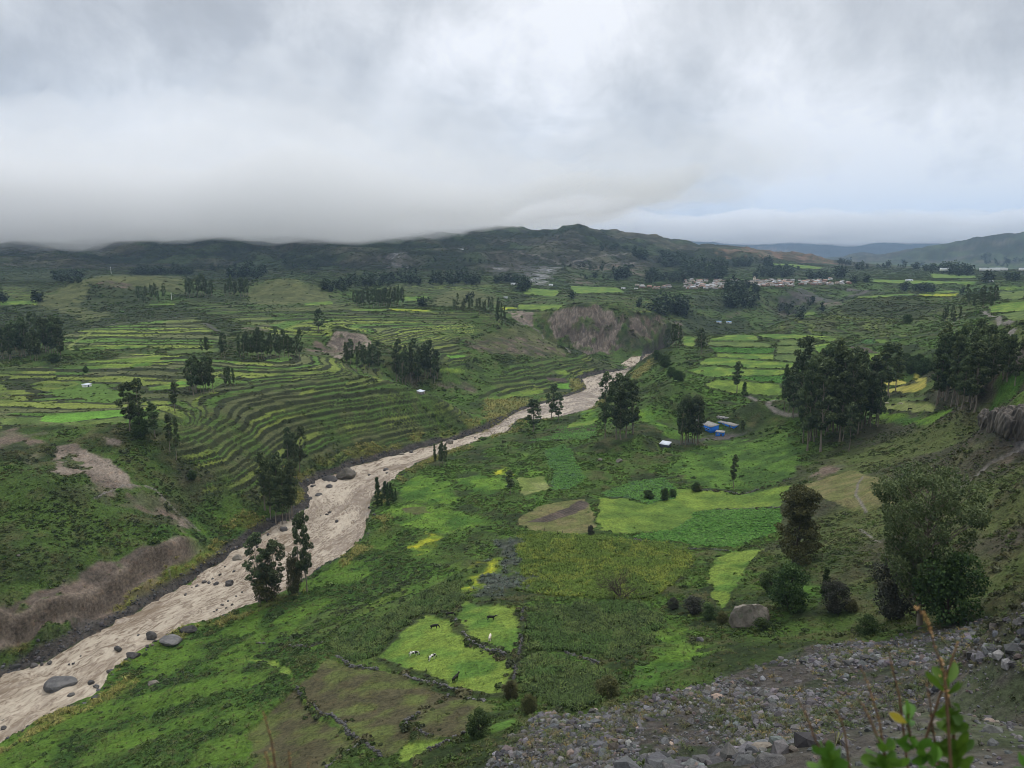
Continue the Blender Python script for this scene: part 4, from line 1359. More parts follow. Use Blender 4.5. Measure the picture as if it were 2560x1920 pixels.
def scatter_all():
    rng = np.random.default_rng(11)
    dist = dist0
    fade = np.where(dist < 420, 1.0, np.where(dist < 900, 0.45, 0.16))
    clump = 0.35 + 1.5 * sstep(.42, .62, n_pat)
    dens = SHR * 2.8 * fade * clump * np.where(dist < 300, 1 - .9 * BARE, 1)
    dens = np.where(RIVD < 1.0, 0, dens)
    dens = np.where(dist < 45, 0, dens)
    P, c, ij = sample(dens, rng, 420000)
    n = len(P)
    dd = np.hypot(P[:, 0], P[:, 1])
    sz = rng.lognormal(-0.62, .42, n) * np.where(dd < 420, 1, np.where(dd < 900, 1.45, 2.2))
    hedge = HEDGE[ij] > .3
    sz = np.where(hedge, sz * .9, sz)
    sz = np.where(FLAT[ij] > .6, sz * .75, sz)
    pal = np.array([(.045, .068, .020), (.065, .105, .024), (.085, .115, .030), (.034, .046, .020), (.095, .090, .038), (.060, .064, .044), (.075, .145, .024)])
    pi = rng.integers(0, len(pal), n)
    grp = vn(P[:, 0] / 14, P[:, 1] / 14, 66)
    pi = np.where(rng.uniform(size=n) < .6, (grp * 6.99).astype(int), pi)
    tint = pal[pi] * rng.uniform(.75, 1.25, (n, 1))
    tint = tint * 0.62 + c * 0.5
    tint = np.where(hedge[:, None], tint * .75, tint)
    P[:, 2] -= sz * .12
    instancer('shrub_cover', 'low green scrub covering the slopes and field edges', PROTO['shrub'], P, sz[:, None] * np.array([1, 1, .8]), rng.uniform(0, 6.28, n), tint, rng, .12)
    # crops
    for key, pk, den, hgt, pal2, nm, lab in (
            ('cornd', 'corn', 1.5, 1.5, [(.050, .090, .022), (.075, .105, .030), (.045, .072, .020)], 'maize_crop', 'dark green maize standing in the lower fields'),
            ('corny', 'corn', 1.7, 1.35, [(.095, .145, .024), (.150, .185, .030), (.075, .120, .020)], 'flowering_crop', 'yellow green crop beyond the maize field'),
            ('low', 'low', .9, .8, [(.055, .140, .020), (.072, .165, .028)], 'row_crop', 'low leafy crop growing in rows'),
            ('agave', 'agave', .38, 1.0, [(.080, .098, .088), (.060, .075, .062), (.100, .115, .100)], 'agave_patch', 'grey blue agaves covering the stony bank'),
            ('tuft', 'tuft', .55, 1.5, [(.190, .180, .050), (.230, .210, .070), (.120, .130, .040)], 'reed_cover', 'yellowish reeds and tall grass along the river')):
        D_ = CROP[key] * den * np.where(dist < 450, 1, .4)
        P, c, ij = sample(D_, rng, 60000)
        n = len(P)
        if not n:
            continue
        pal2 = np.array(pal2)
        w = fbm(P[:, 0] / 9, P[:, 1] / 9, 3, 44)
        tint = pal2[np.clip(((w - .3) / .4 * len(pal2) + rng.uniform(-.5, .5, n)).astype(int), 0, len(pal2) - 1)] * rng.uniform(.8, 1.2, (n, 1))
        sz = hgt * rng.uniform(.7, 1.2, n)
        P[:, 2] -= .05
        instancer(nm, lab, PROTO[pk], P, np.stack([sz, sz, sz], -1), rng.uniform(0, 6.28, n), tint, rng, .1)
    # tussocks on the wild slopes and between the stones
    dens = (1 - np.clip(FLAT + TM, 0, 1)) * np.where(dist < 330, .26, np.where(dist < 600, .08, 0)) * (RIVD > 3) * (dist > 45) * (1 - .9 * BARE) * (.3 + 1.2 * sstep(.4, .6, n_sml))
    dens += (CROP['stone'] * (RIVD > 6) + .4 * CROP['pebble']) * sstep(.46, .56, n_pat) * 1.1
    dens += FLAT * (1 - TM) * (dist < 280) * .30 * (CROP['cornd'] + CROP['corny'] + CROP['low'] < .3)
    P, c, ij = sample(dens, rng, 170000)
    n = len(P)
    pal2 = np.array([(.075, .105, .028), (.10, .11, .04), (.055, .095, .022), (.12, .105, .05)])
    tint = pal2[rng.integers(0, 4, n)] * rng.uniform(.8, 1.2, (n, 1)) * .6 + c * .45
    sc = CROP['stone'][ij] > .5
    tint = np.where(sc[:, None] & (rng.uniform(size=(n, 1)) < .10), np.array([[.19, .14, .06]]), tint)
    fm = FLAT[ij] > .6
    tint = np.where(fm[:, None], c * rng.uniform(.65, 1.35, (n, 1)), tint)
    sz = rng.uniform(.4, .85, n) * np.where(fm, .5, 1)
    instancer('grass_tussocks', 'tufts of coarse grass dotted over the open slopes', PROTO['tuft'], P, np.stack([sz, sz, sz * .8], -1), rng.uniform(0, 6.28, n), tint, rng, .1)
    # loose stones
    g = sstep(.28, .42, fbm(X / 9, Y / 9, 3, 37))
    gr = sstep(2, 0, 0)
    inscree = CROP['stone'] * (RIVD > 6)
    dens = CROP['pebble'] * 4.0 + inscree * (7.5 * g * sstep(.40, .52, n_pat + .08) + .5) + CROP['stone'] * (RIVD <= 6) * 1.2
    P, c, ij = sample(dens, rng, 110000)
    n = len(P)
    riv = RIVD[ij] < 6
    sz = np.where(riv, rng.lognormal(-1.1, .5, n), np.clip(rng.lognormal(-1.75, .66, n), .06, .8))
    tint = np.array((.080, .078, .080)) * rng.lognormal(0, .42, (n, 1)) * (1 + rng.normal(size=(n, 3)) * .05)
    tint = np.where(rng.uniform(size=(n, 1)) < .14, tint * np.array([1.35, 1.1, .9]), tint)
    tint = np.where(riv[:, None], tint * .55, tint)
    pm = vn(P[:, 0] / 6, P[:, 1] / 6, 58)
    sz = np.where(riv, sz, sz * (.45 + 1.1 * pm))
    sz = np.where(CROP['pebble'][ij] > .5, sz * .45, sz)
    instancer('loose_stones', 'grey broken stones of the scree and the river edges', PROTO['stone'], P, sz, rng.uniform(0, 6.28, n), tint, rng, full_rot=True)


scatter_all()
print('scatter', round(time.time() - T0, 1))
# ------------------------------------------------------------------ trees
def tube(pts, rads, sides=6):
    pts = np.asarray(pts, float)
    n = len(pts)
    t = np.gradient(pts, axis=0)
    t /= np.linalg.norm(t, axis=1)[:, None] + 1e-9
    ref = np.array([0.31, 0.95, 0.05])
    a = np.cross(t, ref); a /= np.linalg.norm(a, axis=1)[:, None] + 1e-9
    b = np.cross(t, a)
    th = np.linspace(0, 2 * math.pi, sides, endpoint=False)
    V = pts[:, None] + (a[:, None] * np.cos(th)[None, :, None] + b[:, None] * np.sin(th)[None, :, None]) * np.asarray(rads)[:, None, None]
    F = []
    for i in range(n - 1):
        for k in range(sides):
            F.append([i * sides + k, i * sides + (k + 1) % sides, (i + 1) * sides + (k + 1) % sides, (i + 1) * sides + k])
    return V.reshape(-1, 3), np.array(F)


def joinm(parts):
    Vs, Fs, o = [], [], 0
    for V, F in parts:
        Vs.append(V); Fs.append(F + o); o += len(V)
    return np.vstack(Vs), np.vstack(Fs)


def bezier(p0, p1, p2, n):
    t = np.linspace(0, 1, n)[:, None]
    return (1 - t) ** 2 * p0 + 2 * t * (1 - t) * p1 + t * t * p2


def tree_mesh(seed, kind):
    """unit-height tree: returns trunk (V,F), crown (V,F,shade), width"""
    rng = np.random.default_rng(seed)
    P = dict(euc=dict(W=.15, cs=.26, n=27, lpc=105, ls=.0165, cr=.050, prof=[(.0, .35), (.15, .8), (.4, 1), (.7, .85), (.9, .5), (1, .15)], tr=.011, droop=.5),
             young=dict(W=.10, cs=.30, n=24, lpc=80, ls=.019, cr=.045, prof=[(0, .3), (.3, .9), (.6, .9), (1, .15)], tr=.010, droop=.5),
             round=dict(W=.46, cs=.10, n=46, lpc=120, ls=.034, cr=.15, prof=[(0, .7), (.3, 1), (.7, .9), (1, .35)], tr=.03, droop=.0),
             pine=dict(W=.20, cs=.06, n=60, lpc=60, ls=.026, cr=.06, prof=[(0, 1), (.5, .62), (1, .05)], tr=.016, droop=.3),
             cloud=dict(W=.30, cs=.16, n=64, lpc=210, ls=.017, cr=.095, prof=[(0, .9), (.2, 1), (.42, .85), (.5, .4), (.6, .6), (.85, .62), (1, .25)], tr=.02, droop=.1),
             big=dict(W=.34, cs=.24, n=120, lpc=190, ls=.0100, cr=.066, prof=[(0, .6), (.25, .85), (.5, .9), (.8, 1), (1, .5)], tr=.018, droop=.6),
             cypress=dict(W=.09, cs=.04, n=34, lpc=60, ls=.03, cr=.05, prof=[(0, .9), (.5, .9), (1, .1)], tr=.02, droop=-.6))[kind]
    nseg = 9
    z = np.linspace(0, .97, nseg)
    wob = np.cumsum(rng.normal(size=(nseg, 2)) * .010, axis=0)
    wob -= wob[0]
    trunk = np.column_stack([wob, z])
    parts = [tube(trunk, P['tr'] * (1 - z * .9) * np.where(z < .05, 1.35, 1), 7)]
    if kind == 'euc' and rng.uniform() < .5:     # a second stem from low down
        t2 = bezier(trunk[1], trunk[2] + [.05 * rng.choice([-1, 1]), .02, .1], trunk[6] + [.08 * rng.choice([-1, 1]), .03, .02], 6)
        parts.append(tube(t2, np.linspace(P['tr'] * .7, P['tr'] * .2, 6), 5))
    prof = np.array(P['prof'])
    C, S, R_ = [], [], []
    for k in range(P['n']):
        f = (k + rng.uniform()) / P['n']
        zc = P['cs'] + (1 - P['cs']) * f
        r = np.interp(f, prof[:, 0], prof[:, 1]) * P['W']
        rr = r * math.sqrt(rng.uniform(.08, 1))
        a = k * 2.4 + rng.uniform(-.6, .6)
        base = np.array([np.interp(zc, z, trunk[:, 0]), np.interp(zc, z, trunk[:, 1]), zc])
        c = base + [math.cos(a) * rr, math.sin(a) * rr, rng.uniform(-.02, .02)]
        c[2] = min(c[2], 1.0 - P['cr'] * .5)
        zs = max(zc - rr * rng.uniform(.5, 1.1) - .02, .04)
        st = np.array([np.interp(zs, z, trunk[:, 0]), np.interp(zs, z, trunk[:, 1]), zs])
        br_ = bezier(st, (st + c) / 2 + [0, 0, -.01], c, 4)
        w = P['tr'] * (.32 if kind != 'big' else .4) * (1 - zs * .5)
        parts.append(tube(br_, np.linspace(w, w * .3, 4), 4))
        cr = P['cr'] * rng.uniform(.55, 1.5)
        m = int(P['lpc'] * (cr / P['cr']) ** 2 * rng.uniform(.8, 1.1))
        q = rng.normal(size=(m, 3))
        q /= np.linalg.norm(q, axis=1)[:, None]
        q *= (rng.uniform(.25, 1, m) ** .5)[:, None]
        q[:, 2] *= .8 if kind not in ('cloud', 'pine') else .5
        C.append(c + q * cr)
        S.append(np.clip(.30 + .30 * q[:, 2] / .8 + rng.uniform(-.16, .16) + rng.uniform(-.28, .28, m), 0, 1))  # upper side of each clump painted lighter, underside darker, as if lit from above
    C, S = np.vstack(C), np.concatenate(S)
    C[:, 2] = np.maximum(C[:, 2], .01)
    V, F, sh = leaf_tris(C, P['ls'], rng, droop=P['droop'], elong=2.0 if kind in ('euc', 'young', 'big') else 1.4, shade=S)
    tv, tf = joinm(parts)
    return (tv, tf), (V, F, sh), P['W'] * 2 + P['cr']


TREES = {}


def tree_proto(kind, seed, leafm, barkm):
    (tv, tf), (V, F, sh), W = tree_mesh(seed, kind)
    tm = bpy.data.meshes.new('trunk'); set_mesh(tm, tv, tf); tm.materials.append(barkm)
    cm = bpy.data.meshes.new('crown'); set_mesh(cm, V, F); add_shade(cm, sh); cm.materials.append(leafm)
    return tm, cm, W


for kind, seeds, lm, bm_ in (('euc', range(6), M_EUC, M_BARK), ('young', range(10, 14), M_EUCL, M_BARK), ('round', range(20, 24), M_DARK, M_BARKD),
                             ('pine', range(30, 32), M_DARK, M_BARKD), ('cloud', [40], M_OLIVE, M_BARKD), ('big', [50], M_EUCL, M_BARK), ('cypress', [60], M_DARK, M_BARKD)):
    TREES[kind] = [tree_proto(kind, s, lm, bm_) for s in seeds]
TREES['grey'] = [tree_proto('round', s, M_GREY, M_BARKD) for s in (70, 71)]
TREES['olive'] = [tree_proto('round', s, M_OLIVE, M_BARKD) for s in (72, 73)]


def depth_of(x, y, z):
    return y * CP + (CAMZ - z) * SP


def put_tree(rng, kind, px, pb, pt, wpx, label, cat, group, name):
    h = hit(px, pb)[0]
    x, y = h[0], h[1]
    z = float(ground_z(x, y))
    D = depth_of(x, y, z)
    el = math.atan2(CAMZ - z, y)
    H = (pb - pt) / FPX * D / math.cos(el) * 1.02
    tm, cm, W = TREES[kind][rng.integers(len(TREES[kind]))]
    sx = (wpx / FPX * D) / W if wpx else H * rng.uniform(.65, 1.05)
    root = bpy.data.objects.new(name, None)
    COLL.objects.link(root)
    root.location = (x, y, z - 0.12)
    root.rotation_euler = (rng.normal() * .02, rng.normal() * .02, rng.uniform(0, 6.28))
    root.scale = (sx, sx, H)
    tag(root, label, cat, group)
    a = link('trunk', tm, parent=root)
    b = link('crown', cm, parent=root)
    return root


# label | category | name | group | kind | x,base,top[,w] ...
SINGLE = """
tall narrow eucalyptus, left one of the clump on the near river bank|tree|eucalyptus_tree||euc|650,1510,1345,62
rounder leafy eucalyptus between the two taller ones on the near river bank|tree|eucalyptus_tree||euc|690,1500,1356,66
bushy dark tree filling the foot of the near river bank clump|tree|eucalyptus_tree||olive|668,1506,1420,70
tall twin stemmed eucalyptus, right one of the near river bank clump|tree|eucalyptus_tree||euc|768,1482,1288,44
slim eucalyptus just left of the tallest one on the near river bank|tree|eucalyptus_tree||euc|745,1486,1304,40
dark low tree at the foot of the tallest river bank eucalyptus|tree|eucalyptus_tree||olive|738,1488,1400,44
slim leaning eucalyptus with gaps in its crown beside the river bend|tree|eucalyptus_tree||euc|1513,1098,936,46
dense tall eucalyptus at the left of the thick clump by the river bend|tree|eucalyptus_tree||euc|1541,1100,942,52
dense tall eucalyptus in the middle of the thick clump by the river bend|tree|eucalyptus_tree||euc|1564,1096,946,54
dense dark eucalyptus at the right of the thick clump by the river bend|tree|eucalyptus_tree||euc|1583,1085,956,50
leafy eucalyptus with a pale trunk in front of the thick clump|tree|eucalyptus_tree||euc|1552,1102,975,46
dark tree left of the river island, standing over the brown plots|tree|eucalyptus_tree||euc|1332,1078,1000,52
eucalyptus in front of the river island, tallest of its row|tree|eucalyptus_tree||euc|1378,1052,962,34
dark eucalyptus right of the tallest one in front of the river island|tree|eucalyptus_tree||euc|1396,1052,985,34
slim lone eucalyptus over the small pale field right of the river|tree|eucalyptus_tree||young|1275,1235,1178,26
lone slender eucalyptus standing over the yellow green field edge|tree|eucalyptus_tree||young|1842,984,906,28
small conical tree on the track edge right of the slender eucalyptus|tree|conical_tree||pine|1863,990,956,20
tiny slim tree at the right end of the blue sheds|tree|small_tree||young|1857,1087,1052,16
thin dark tree growing in the rough green meadow|tree|small_tree||young|1833,1222,1140,20
tall wide crowned eucalyptus with pale forked limbs on the near right slope|tree|eucalyptus_tree||big|2300,1560,1218,245
brown green tree with cloud shaped crown on the right meadow edge|tree|cloud_crowned_tree||cloud|1984,1412,1232,122
dark green leafy tree between the big boulder and the grey bush|tree|leafy_tree||round|1972,1532,1432,104
low dark green tree behind the leafy tree beside the big boulder|tree|leafy_tree||round|1930,1478,1428,60
grey green round bush right of the leafy tree|shrub|round_bush||grey|2085,1532,1462,76
narrow upright cypress rising behind the grey green bush|tree|cypress_tree||cypress|2060,1495,1428,20
small reddish brown bush at the right side of the grey bush|shrub|round_bush||olive|2127,1530,1502,36
thin twiggy shrubby tree left under the wide crowned eucalyptus|tree|shrubby_tree||grey|2235,1548,1420,125
great dark leafy tree right under the wide crowned eucalyptus|tree|leafy_tree||round|2365,1562,1400,150
dark low bush at the left foot of the wide crowned eucalyptus|shrub|round_bush||round|2168,1585,1540,58
round dark green bush beside the stone wall at the picture bottom|shrub|round_bush||round|1199,1838,1786,72
spreading dark bush at the lower edge of the maize|shrub|round_bush||olive|1520,1740,1698,70
dark bush with pale top at the corner below the cow meadow|shrub|round_bush||olive|1325,1785,1745,48
dark bush on the right hand edge of the cow meadow|shrub|round_bush||olive|1276,1745,1708,42
small round dark bush at the corner of the dry field|shrub|round_bush||grey|1478,1340,1316,20
grey green bush furthest left of those beside the big boulder|shrub|round_bush||grey|1683,1525,1500,32
broad grey green bush second from the left of those beside the big boulder|shrub|round_bush||grey|1733,1538,1504,58
dark round bush just left of the big boulder|shrub|round_bush||round|1774,1552,1520,48
low bush touching the left side of the big boulder|shrub|round_bush||olive|1805,1562,1536,34
low bush touching the right side of the big boulder|shrub|round_bush||round|1905,1578,1548,46
small tree standing in the bluish potato field|tree|small_tree||round|1661,1250,1222,26
dark bush left of the small tree in the potato field|shrub|round_bush||round|1622,1246,1226,30
round bush right of the small tree in the potato field|shrub|round_bush||round|1681,1243,1224,20
dark bush in the middle of the green hollow below the blue sheds|shrub|round_bush||olive|1742,1228,1212,22
round bush at the lower corner of the green hollow|shrub|round_bush||round|1740,1228,1206,26
lone round tree between the terraces and the maize on the left plateau|tree|small_tree||round|215,932,916,16
dark round tree at the foot of the left grove|tree|small_tree||round|138,906,884,34
lone eucalyptus on the terraced slope left of the pale cliff|tree|eucalyptus_tree||euc|797,830,774,34
lone thin eucalyptus on the rim of the left terraces|tree|eucalyptus_tree||young|437,1028,955,26
tall eucalyptus in front of the left terraces, leftmost of its clump|tree|eucalyptus_tree||euc|326,1080,958,54
tall eucalyptus in front of the left terraces, second of its clump|tree|eucalyptus_tree||euc|350,1084,950,44
sparse eucalyptus right of the tall pair in front of the left terraces|tree|eucalyptus_tree||young|388,1098,1008,32
dark shrubby tree under the tall pair in front of the left terraces|tree|leafy_tree||round|352,1092,1044,50
thin dark tree over the slope right of the left terrace clump|tree|eucalyptus_tree||young|425,1132,1042,22
thin bare stemmed tree furthest right over the left slope|tree|eucalyptus_tree||young|441,1152,1050,16
round bush on the bank left of the thin river grove|shrub|round_bush||round|480,1200,1178,28
wide topped thin tree in the field below the yellow plots|tree|eucalyptus_tree||young|2221,1000,868,52
slim tree right of the wide topped one below the yellow plots|tree|eucalyptus_tree||young|2238,986,866,34
dark cypress standing behind the yellow plots|tree|cypress_tree||cypress|2210,955,908,12
lone dark poplar at the corner of the square fields|tree|eucalyptus_tree||euc|1752,890,826,30
round dark tree left on the grassy right slope|tree|leafy_tree||round|2268,806,785,24
dark conifer over the river on the near side, tallest of its clump|tree|conical_tree||pine|943,1265,1196,24
"""
# label | category | name | kind | px0 px1 base0 base1 h0 h1 count
GROVES = """
dark eucalyptus in the clump hiding the river left of the conifers|tree|conical_tree|pine|952 990 1240 1266 28 46 7
small spindly tree on the near bank above the river boulder|tree|eucalyptus_tree|young|1080 1118 1155 1176 40 62 5
thin eucalyptus with bare stem in the grove on the far river bank|tree|eucalyptus_tree|young|662 738 1270 1308 110 150 11
dark eucalyptus at the top of the grove on the far river bank|tree|eucalyptus_tree|euc|715 752 1175 1200 80 110 5
eucalyptus in the clump standing over the left terrace rim|tree|eucalyptus_tree|euc|470 534 968 990 70 96 9
slim eucalyptus right of the clump over the left terrace rim|tree|eucalyptus_tree|young|560 592 966 976 50 62 3
dark eucalyptus in the pair of clumps above the bright left fields|tree|eucalyptus_tree|euc|503 526 882 888 36 44 4
tall eucalyptus right of the pair of clumps above the bright left fields|tree|eucalyptus_tree|euc|550 562 892 902 54 68 2
eucalyptus in the long grove above the left terraces|tree|eucalyptus_tree|euc|598 752 890 900 48 76 20
dark eucalyptus in the big grove at the left picture edge|tree|eucalyptus_tree|euc|2 158 872 904 66 96 26
eucalyptus scattered above the big left grove|tree|eucalyptus_tree|young|20 130 800 850 34 50 8
tree beside the white pole on the grassy left hill|tree|eucalyptus_tree|euc|345 412 748 760 30 44 8
dark tree in the clump right of the grassy left hill|tree|eucalyptus_tree|euc|460 532 738 746 36 54 10
dark tree in the round clump left of the cone shaped hill|tree|eucalyptus_tree|euc|562 622 740 748 34 50 9
dark eucalyptus in the dense square grove on the middle plateau|tree|eucalyptus_tree|euc|882 1010 760 770 36 48 26
dark tree on the low dome hill right of the square grove|tree|eucalyptus_tree|euc|1130 1258 772 788 26 40 18
tree on the plateau rim above the middle terraces|tree|eucalyptus_tree|euc|1238 1266 800 820 36 52 4
eucalyptus in the gully grove left of the middle terraces|tree|eucalyptus_tree|euc|858 952 900 926 44 64 13
eucalyptus in the tall grove between the two terraced spurs|tree|eucalyptus_tree|euc|986 1098 930 962 66 92 19
tall eucalyptus in the clump left of the blue sheds|tree|eucalyptus_tree|euc|1700 1750 1106 1118 94 120 8
tall eucalyptus in the great grove beside the dirt track|tree|eucalyptus_tree|euc|2000 2145 1070 1132 110 225 22
eucalyptus at the left edge of the great grove beside the dirt track|tree|eucalyptus_tree|euc|1958 2030 1020 1050 90 125 9
eucalyptus at the right edge of the great grove beside the dirt track|tree|eucalyptus_tree|euc|2135 2198 1040 1082 110 170 8
tall eucalyptus in the dark grove on the right hand slope|tree|eucalyptus_tree|euc|2335 2440 990 1032 130 180 16
eucalyptus at the upper right of the dark grove on the right hand slope|tree|eucalyptus_tree|euc|2430 2540 915 990 80 120 13
dark round tree behind the yellow plots|tree|leafy_tree|round|2262 2345 918 938 30 42 6
dark tree in the cluster on the skyline of the right hand slope|tree|eucalyptus_tree|euc|2412 2488 752 770 38 54 10
dark tree on the grassy shoulder below the skyline cluster|tree|leafy_tree|euc|2356 2400 800 812 30 44 5
dark tree by the square fields at the gorge rim|tree|eucalyptus_tree|euc|1662 1702 860 880 54 68 5
small dark tree on the slope above the river bend|tree|leafy_tree|round|1640 1710 905 960 20 34 5
"""
# distant woods: px0 px1 base0 base1 h0 h1 count
FARW = """1700 1815 662 702 16 26 60|1795 1880 650 668 12 18 26|1888 1985 680 696 14 24 26|1910 1926 664 670 22 26 4|1812 1896 715 772 18 30 34|1540 1572 690 704 18 30 8
1585 1616 620 632 14 22 12|1645 1712 628 662 14 22 34|1615 1712 690 708 14 22 24|1236 1312 700 712 12 20 20|1296 1316 724 732 26 34 6|1424 1434 744 750 16 20 3|1594 1606 760 768 16 22 4
1642 1712 764 788 24 40 18|1080 1195 702 714 16 26 26|868 1048 700 718 16 26 34|572 662 684 698 18 30 20|806 866 716 732 16 24 10|136 212 690 712 14 24 20|88 108 750 758 20 30 4|0 14 750 758 20 28 3
326 482 680 688 12 20 36|2252 2334 722 730 14 22 14|2160 2172 702 708 14 20 4|2130 2138 706 712 16 18 2|2088 2104 690 700 22 34 4|2048 2080 692 700 14 22 6|2020 2044 692 700 16 22 5
2142 2172 668 674 14 20 4|2218 2230 660 666 12 16 3|2250 2272 658 664 9 13 3|2280 2296 668 674 12 18 3|2310 2322 675 680 12 16 3|2326 2372 674 686 16 24 9|2375 2430 680 692 18 28 12|2098 2126 645 650 10 15 7
2462 2472 700 708 26 32 2|2510 2542 696 704 18 24 5|1160 1180 742 760 12 18 4|1040 1060 762 770 16 24 4|2400 2412 728 736 12 18 2|1900 2000 668 676 8 12 10|1480 1600 600 618 8 12 10
1950 2060 755 800 14 24 10|1000 1240 640 690 8 14 20|400 800 640 690 8 14 24|1400 1540 640 700 8 14 16|2440 2560 640 668 8 12 16|2180 2340 664 672 6 9 14"""


def build_trees():
    rng = np.random.default_rng(21)
    for l in SINGLE.strip().splitlines():
        lab, cat, name, grp, kind, pos = l.split('|')
        v = list(map(float, pos.split(','))) + [None]
        put_tree(rng, kind, v[0], v[1], v[2], v[3], lab, cat, grp, name)
    for l in GROVES.strip().splitlines():
        lab, cat, name, kind, nums = l.split('|')
        a, b, c, d, h0, h1, n = map(float, nums.split())
        n = int(n)
        xs = a + (b - a) * (np.arange(n) + rng.uniform(0, 1, n)) / n
        rng.shuffle(xs)
        for i in range(n):
            pb = rng.uniform(c, d)
            h = rng.uniform(h0, h1)
            k = kind
            if kind == 'euc' and rng.uniform() < .2:
                k = 'young'
            put_tree(rng, k, xs[i], pb, pb - h, None, lab, cat, 'trees: ' + lab, name)
    # distant woods as one mass
    PX, PB, HH = [], [], []
    for blk in FARW.replace('\n', '|').split('|'):
        a, b, c, d, h0, h1, n = map(float, blk.split())
        n = int(n * 1.5)
        PX.append(rng.uniform(a, b, n)); PB.append(rng.uniform(c, d, n)); HH.append(rng.uniform(h0, h1, n))
    PX, PB, HH = map(np.concatenate, (PX, PB, HH))
    h = hit(PX, PB)
    ok = np.hypot(h[:, 0], h[:, 1]) < 9000
    h, HH = h[ok], HH[ok]
    h[:, 2] = ground_z(h[:, 0], h[:, 1])
    D = depth_of(h[:, 0], h[:, 1], h[:, 2])
    size = np.minimum(HH / FPX * D, 34) * rng.uniform(.8, 1.15, len(HH))
    pr = []
    for s in range(5):
        r2 = np.random.default_rng(400 + s)
        C, SH = [], []
        for k in range(9):
            f = (k + .5) / 9
            c = np.array([r2.normal() * .11, r2.normal() * .11, .14 + .78 * f])
            q = r2.normal(size=(16, 3)) * .085
            C.append(c + q); SH.append(np.clip(.35 + q[:, 2] * 3 + r2.uniform(-.25, .25, 16), 0, 1))  # light from above painted in: upper leaves of a clump paler
        V, F, sh = leaf_tris(np.vstack(C), .10, r2, shade=np.concatenate(SH), elong=1.4)
        tv, tf = tube([[0, 0, 0], [0, 0, .5]], [.012, .008], 4)
        pr.append(proto('distant_tree_form', np.vstack([V, tv]), np.vstack([F, tf + len(V)]), np.concatenate([sh, np.full(len(tv), .6)]), M_INST))
    tint = np.array((.026, .042, .020)) * rng.uniform(.7, 1.5, (len(h), 1))
    wd = size * rng.uniform(1.0, 1.7, len(h))
    instancer('distant_woods', 'dark groves dotted over the far slopes and around the village', pr, h, np.stack([wd, wd, size], -1), rng.uniform(0, 6.28, len(h)), tint, rng, .03)


build_trees()


def bare_bush():
    """leafless thorny shrub"""
    rng = np.random.default_rng(8)
    h = hit(1552, 1498)[0]
    z = float(ground_z(h[0], h[1]))
    root = bpy.data.objects.new('leafless_tree', None)
    COLL.objects.link(root)
    root.location = (h[0], h[1], z - .1)
    tag(root, 'leafless dark thorny tree at the edge of the yellow green crop', 'tree')
    D = depth_of(h[0], h[1], z)
    H = 95 / FPX * D * 1.15
    big, fine = [], []

    def grow(p, d, L, r, lev):
        n = 4
        pts = [p]
        for k in range(n):
            d = d + rng.normal(size=3) * .16
            d = d / np.linalg.norm(d)
            pts.append(pts[-1] + d * L / n)
        (big if lev < 2 else fine).append(tube(pts, np.linspace(r, r * .5, n + 1), 5 if lev < 2 else 3))
        if lev < 4:
            for k in range(5 if lev == 0 else 4):
                q = pts[rng.integers(1, n + 1)]
                nd = d + rng.normal(size=3) * .75 + [0, 0, .2]
                grow(q, nd / np.linalg.norm(nd), L * rng.uniform(.5, .75), r * .5, lev + 1)
    for k in range(5):
        a = rng.uniform(0, 6.28)
        grow(np.zeros(3), np.array([math.cos(a) * .55, math.sin(a) * .55, 1.0]) / 1.1, H * .45, .15, 0)
    for nm, P_ in (('trunk', big), ('twigs', fine)):
        V, F = joinm(P_)
        me = bpy.data.meshes.new(nm)
        set_mesh(me, V, F)
        link(nm, me, [M_BARKD], parent=root)


bare_bush()

# ------------------------------------------------------------------ boulders and rocks
ROCKFORMS = {}


ROCKPOS = []


def place_rock(px, py, w, label, m, flat=.7, seed=0, sub=3, name='boulder', group=None, hfac=None, sink=.25, rz=0.0, depthf=None, cat='boulder'):
    h = hit(px, py)[0]
    x, y = h[0], h[1]
    zg = float(ground_z(x, y))
    rdd = poly_dist(np.array([x]), np.array([y]), RIVPOLY)[0]
    if inside(np.array([x]), np.array([y]), RIVPOLY)[0]:
        zg = float(wz(x, y))
        ROCKPOS.append((x, y, w / FPX * depth_of(x, y, zg) / 2))
    D = depth_of(x, y, zg)
    r = w / FPX * D / 2
    key = (seed, sub, m.name, round(flat, 2))
    cuts = 14 if sub > 4 else 7
    if key not in ROCKFORMS:
        o = rock_object(name, seed, sub, [m], flat, cuts)
        ROCKFORMS[key] = o.data
        bpy.data.objects.remove(o)
    o = link(name, ROCKFORMS[key])
    o.location = (x, y, zg + r * flat * (.5 - sink))
    o.rotation_euler = (0, 0, rz)
    o.scale = (r, r * (depthf or .9), r * (hfac or 1.0))
    if name == 'boulder' and sub > 2:
        ROCKFORMS[key].polygons.foreach_set('use_smooth', np.zeros(len(ROCKFORMS[key].polygons), dtype=bool))
    tag(o, label, cat, group)
    return o


